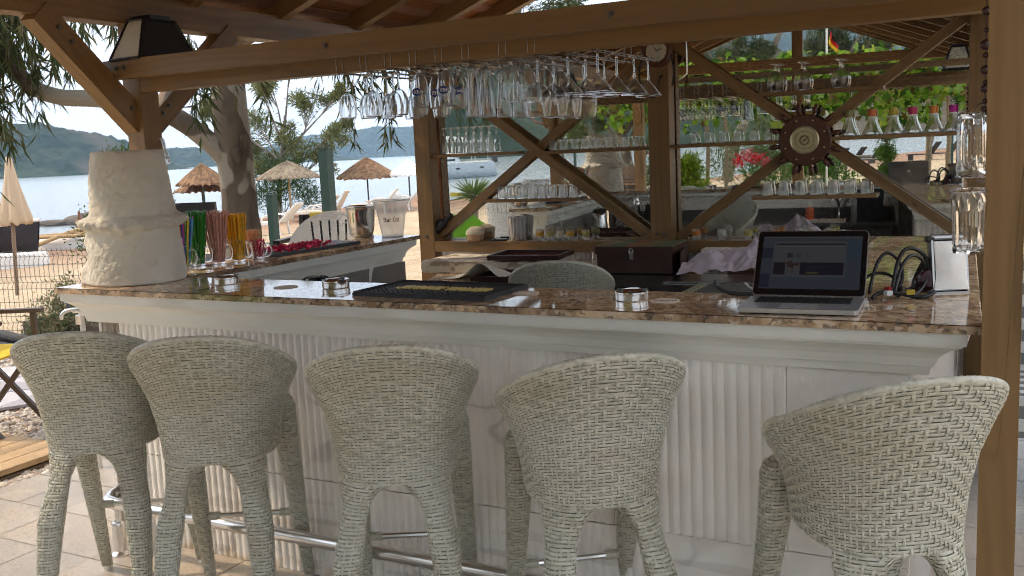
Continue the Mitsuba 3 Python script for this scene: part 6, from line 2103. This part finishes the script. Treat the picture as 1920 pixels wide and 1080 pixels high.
put('furled_sail', MY(tube([(5.7, 0, 2.95), (3.8, 0, 2.98), (1.8, 0, 2.9)], [.20, .18, .10], 10)), C(.74, .73, .70, .8), ya, True)
put('outboard', MY(box((-.35, -.9, 1.25), (.35, .3, .5), 0, .05)), C(.04, .04, .045, .4), ya)
for s in (-1, 1):
    put('guard_rail', MY(tube([sec[i][0 if s < 0 else -1] + V(0, -s * -.04 * s, .6) for i in range(0, n, 4)], .018, 5)), 'steel', ya)
one('mooring_buoy', at(trimesh.creation.icosphere(2, .35), (-31, 47, SEA_Z + .1)), C(.75, .75, .72, .5), 'small white mooring buoy on the water left of the corner post', 'buoy', smooth=True)

OLV = [(.13, .17, .07), (.18, .22, .09), (.09, .125, .05), (.22, .26, .11)]
tree('olive_tree', 'loose grey green tree beside the bench, seen in the mirror', (-3.0, -14.6, 0), 2.2, [(-1.0, 1.5, 1.9, .7), (-.3, 2.0, 2.6, .8), (.4, 1.0, 2.4, .7), (-1.4, 1.0, 2.6, .8), (.2, .5, 3.4, .9), (-.8, .2, 3.6, .9), (.9, .2, 3.0, .8), (-1.8, .5, 1.6, .6)], .10, .028, OLV, 61, 420, .17, 'gum_bark', (-.7, .5))
tree('garden_gum_tree', 'gum tree leaning over the bench, its trunk pale and mottled, seen in the mirror', (-3.05, -14.2, 0), 4.0, [(-.6, .4, 3.6, .9), (.6, .5, 3.9, .9), (0, 0, 4.6, 1.1), (1.2, .8, 3.2, .6)], .13, .02, EUC, 62, 420, .17, 'gum_bark', (-.55, .3), up=-.6)
bn = thing('garden_bench', 'slatted wooden garden bench under the trees, seen in the mirror', 'bench')
for k in range(5):
    put('back_slat', box((-3.0, -14.05, .50 + k * .085), (1.3, .025, .06), .15), C(.22, .12, .07, .6), bn)
for k in range(4):
    put('seat_slat', box((-3.0 - .02 * k, -13.9 + k * .1, .44), (1.3, .075, .025), .15), C(.24, .13, .075, .6), bn)
for s in (-.6, .6):
    put('leg', box((-3.0 + s, -13.95 + s * .15, .42), (.05, .06, .84), .15), C(.16, .09, .055, .6), bn)
    put('leg', box((-3.06 + s, -13.58 + s * .15, .22), (.05, .06, .44), .15), C(.16, .09, .055, .6), bn)
BRI = [(.26, .36, .03), (.20, .30, .02), (.34, .42, .05), (.13, .21, .02)]
shrub('golden_shrub', 'round golden green shrub just beyond the counter, seen in the mirror', (-.95, -9.9, 0), [(0, 0, .45, .36), (.25, .1, .55, .3), (-.25, 0, .55, .3), (.05, 0, .85, .3), (.15, .1, 1.0, .2), (-.2, .05, .9, .22), (0, .2, .3, .35)], .09, .035, BRI, 63, 620)
DKG = [(.05, .10, .03), (.08, .15, .04), (.03, .07, .02), (.12, .19, .06)]
shrub('dark_shrub', 'dark green clipped shrub beside the lit post, seen in the mirror', (-2.2, -12.6, 0), [(0, 0, .6, .4), (.1, .1, 1.0, .4), (-.1, 0, 1.35, .35), (.15, 0, .3, .4)], .07, .03, DKG, 64, 500)
shrub('oleander', 'oleander bush with red flowers below the ship wheel, seen in the mirror', (.5, -12.2, 0), [(.3, 0, .5, .5), (.9, -.2, .55, .5), (1.5, 0, .45, .45), (-.3, 0, .6, .4), (.6, .1, .8, .35), (1.2, .1, .75, .3)], .12, .03, [(.10, .22, .04), (.14, .27, .05), (.07, .15, .03)], 65, 460)
fm, fc = clumps(np.array([(.05, -12.0, 1.05), (.25, -12.0, 1.0), (-.15, -11.9, .95), (.45, -12.0, .9), (-1.6, -9.0, 1.35)]), [.16, .14, .12, .12, .12], 90, .07, .05, [(.65, .03, .05), (.70, .06, .10), (.70, .25, .28)], gl, .5)
one('oleander_flowers', fm, 'leaf_thin', 'clusters of red and pink oleander flowers, seen in the mirror', 'flowers', kind='stuff', color=fc)
shrub('willowy_shrub', 'loose willowy green shrub behind the thin poles, seen in the mirror', (-.3, -15.5, 0), [(0, 0, 1.0, .6), (.6, 0, 1.4, .6), (-.5, .2, 1.4, .5), (.3, 0, 1.9, .5), (-.8, 0, .8, .5), (.9, .1, .8, .5)], .14, .025, OLV, 66, 480)
shrub('round_shrub', 'dark round shrub left of the ship wheel, seen in the mirror', (-1.2, -26, -.03), [(0, 0, .5, .5), (.3, .2, .7, .4), (-.2, 0, .8, .4)], .10, .05, DKG, 67, 500)
tpy = thing('topiary_tree', 'clipped topiary of three stacked green balls, seen in the mirror', 'tree')
put('stem', tube([(2.86, -14.6, -.1), (2.88, -14.6, .9), (2.86, -14.6, 1.9)], .03, 8), 'grey_bark', tpy, True)
for z, r in ((.50, .22), (.93, .27), (1.42, .32)):
    m, c_ = clumps(np.array([(2.86, -14.6, z)]), [r * .8], 1800, .05, .03, [(.10, .19, .03), (.14, .24, .04), (.07, .13, .02)], gl, .3)
    tag(put('ball', m, 'leaf_thin', tpy, color=c_), kind='stuff')

# pergola with grape vine
pg = thing('vine_pergola', 'timber pergola smothered in grape vine behind the viewer, seen in the mirror', 'pergola')
GW = C(.26, .20, .13, .7)
for x, y, r in ((-1.25, -14.2, .05), (-.78, -14.1, .045), (.55, -14.2, .05), (3.75, -15.0, .07), (4.15, -14.6, .05), (-1.2, -7.0, .06), (4.6, -7.4, .06)):
    put('post', tube([(x, y, -.1), (x + .05, y, 1.2), (x, y + .03, 2.20)], r, 8), GW, pg, True)
for y in (-6.2, -8.2, -10.2, -12.2, -14.2):
    put('beam', cyl((-1.8, y, 2.18), (5.6, y - .3, 2.22), .05, 8), GW, pg, 30)
for x in (-1.4, -.1, 1.2, 2.5, 3.8, 5.0):
    put('cross_pole', cyl((x, -5.8, 2.27), (x + .2, -14.6, 2.27), .03, 6), GW, pg, 30)
VN = [(.20, .36, .03), (.13, .27, .025), (.27, .43, .05), (.06, .13, .02), (.22, .35, .09), (.04, .09, .015), (.30, .36, .06), (.17, .12, .04)]


def broad(P, N, r, cols, g):
    """lobed vine leaves: seven-cornered fans facing N"""
    n = len(P)
    N = N / np.linalg.norm(N, axis=1, keepdims=True)
    X = np.cross(N, g.normal(size=(n, 3)))
    X /= np.linalg.norm(X, axis=1, keepdims=True)
    Y = np.cross(N, X)
    rad = np.array([1.0, .62, .95, .60, .85, .30, .85, .60, .95, .62])
    a = np.arange(10) / 10 * 2 * np.pi
    R = np.broadcast_to(r, n)[:, None] * (.35 + .95 * g.beta(2, 1.6, (n, 1)))
    ring = P[:, None] + (X[:, None] * np.cos(a)[None, :, None] + Y[:, None] * np.sin(a)[None, :, None]) * (R * rad)[..., None] - N[:, None] * (R * .16 * (rad > .7))[..., None]
    Vv = np.concatenate([P[:, None], ring], 1).reshape(-1, 3)
    b = np.arange(n)[:, None] * 11
    F = np.concatenate([b + [0, 1 + k, 1 + (k + 1) % 10] for k in range(10)])
    cols = np.asarray(cols)
    return trimesh.Trimesh(Vv, F, process=False), np.repeat(cols[g.integers(len(cols), size=n)] * g.uniform(.75, 1.2, (n, 1)), 11, 0)


n = 5200
P = np.stack([gl.uniform(-1.9, 5.6, n), -5.7 - 9.0 * gl.uniform(0, 1, n) ** 1.3, np.full(n, 2.28)], -1)
P[:, 2] += .26 * meshkit.fbm(np.stack([P[:, 0] * 1.3, P[:, 1] * 1.3, 0 * P[:, 0]], -1) + 9, 3, 5) * gl.uniform(-.15, 1.5, n)
N_ = gl.normal(size=(n, 3)) * .6 + [0, .25, .8]
m1, c1 = broad(P, N_, .085, VN, gl)
n = 2600
q = meshkit.noise(np.stack([np.linspace(0, 40, n), np.zeros(n), np.zeros(n)], -1), 4)
x = np.linspace(-1.8, 5.6, n)
P = np.stack([x + gl.normal(0, .05, n), -5.9 - gl.choice([0, 0, 2.0, 4.0], n) + gl.normal(0, .22, n), 2.36 - gl.uniform(0, 1, n) * (.15 + .62 * q)], -1)
m2, c2 = broad(P, gl.normal(size=(n, 3)) * .7 + [0, .8, .3], .08, VN, gl)
n = 900
P = np.stack([gl.uniform(-1.6, 5.4, n), -5.8 + gl.normal(0, .15, n), 2.50 + np.abs(gl.normal(0, .13, n))], -1)
m3, c3 = broad(P, gl.normal(size=(n, 3)) * .8 + [0, .5, .5], .09, VN, gl)
vine = thing('grape_vine', 'bright green grape vine covering the pergola, seen in the mirror', 'vine')
tag(put('leaves', cat([m1, m2, m3]), 'leaf_thin', vine, color=np.vstack([c1, c2, c3])), kind='stuff')
put('stem', tube(spline([(3.9, -14.6, 0), (3.8, -14.5, 1.0), (3.95, -14.4, 1.8), (3.7, -13.5, 2.5), (2.2, -9, 2.55)], 24), .03, 7), 'grey_bark', vine, True)
# flag
fg = thing('national_flag', 'black, red and gold flag hanging from a white pole, seen in the mirror', 'flag')
put('pole', cyl((1.72, -11.55, 0), (1.72, -11.55, 3.76), .022, 8), C(.78, .78, .76, .4), fg, 30)
for k, col in enumerate(((.012, .012, .012), (.50, .012, .012), (.80, .50, .015))):
    u_, w_ = np.meshgrid(np.linspace(0, 1, 14), np.linspace(k / 3, (k + 1) / 3, 6), indexing='ij')
    Pf = np.stack([1.75 + .20 * u_ ** .8 + .03 * np.sin(u_ * 9 + w_ * 3), -11.55 + .05 * np.sin(u_ * 11) , 3.68 - w_ * .34 - u_ * .42], -1)
    put('stripe', grid_mesh(Pf), C(*col, .8), fg, True)
# tables, loungers and trees towards the far beach
for k, (x, y) in enumerate(((1.9, -19.8), (2.35, -17.0))):
    t_ = thing('garden_table', ('low dark table on the sand beside the topiary, farther of two, seen in the mirror', 'low dark table nearer the counter beside the topiary, seen in the mirror')[k], 'table')
    put('top', box((x, y, .72), (1.1, .6, .04), .1), C(.14, .12, .10, .6), t_)
    for dx in (-.48, .48):
        for dy in (-.24, .24):
            put('leg', box((x + dx, y + dy, .35), (.045, .045, .7), .1), C(.12, .10, .09, .6), t_)
for k in range(6):
    x = -1.2 + k * .95 + (1.9 if k > 3 else 0)
    y = -50 + k * .5
    L_ = thing('dark_lounger', f'dark sun lounger on the far beach seen in the mirror, {laneword[k]} from the left', 'sun lounger', None)
    zb = float(ground_z(np.array([x]), np.array([y]))[0])
    put('seat', at(bar((-.7, 0, .32), (.5, 0, .34), .6, .06)[0], (x, y, zb), .5), C(.03, .03, .033, .6), L_)
    put('back', at(bar((.5, 0, .34), (1.0, 0, .98), .6, .05)[0], (x, y, zb), .5), C(.03, .03, .033, .6), L_)
    for s in (-.6, .4):
        put('leg', at(box((s, 0, .16), (.05, .5, .32)), (x, y, zb), .5), C(.03, .03, .033, .6), L_)
tree('shore_gum_tree', 'tall shaggy gum tree behind the flag, seen in the mirror', (1.0, -27, 0), 6.5, [(.5, 0, 4.2, 1.0), (1.4, .3, 4.6, 1.1), (-.4, 0, 4.8, 1.1), (2.4, 0, 4.9, 1.0), (.8, 0, 5.8, 1.3), (3.2, .2, 4.3, .8), (2.0, 0, 6.2, 1.2)], .22, .035, EUC, 71, 420, .22, 'grey_bark', (.3, 0), up=-.7)
tree('shore_gum_tree', 'leaning dark gum tree left of the flag, seen in the mirror', (-2.6, -26, 0), 6.0, [(1.0, 0, 4.2, .7), (.2, 0, 4.4, .8), (-.6, 0, 4.4, .8), (-1.4, 0, 4.0, .7), (.5, 0, 5.4, 1.0)], .2, .035, EUC, 72, 300, .22, 'grey_bark', (2.2, 0), up=-.7)
tree('shade_tree', 'dense dark tree beyond the pergola at the right, seen in the mirror', (5.2, -22, 0), 3.2, [(0, 0, 2.4, .9), (.8, 0, 2.9, 1.0), (-.7, 0, 2.8, .9), (.2, 0, 3.6, 1.0)], .16, .06, DKG, 73, 420, .2)

# ------------------------------------------------------------------ the air
HAZE = 3.0e-4
scene['air'] = {'type': 'homogeneous', 'albedo': rgb((.50, .72, 1.0)), 'sigma_t': HAZE}
scene['haze'] = {'type': 'cube', 'to_world': T().translate([0, 0, 88.0]).scale([2600, 2600, 100]), 'bsdf': {'type': 'null'}, 'interior': {'type': 'ref', 'id': 'air'}}
labels['haze'] = {'label': 'thin sea haze over the bay', 'kind': 'stuff'}
scene['camera']['medium'] = {'type': 'ref', 'id': 'air'}
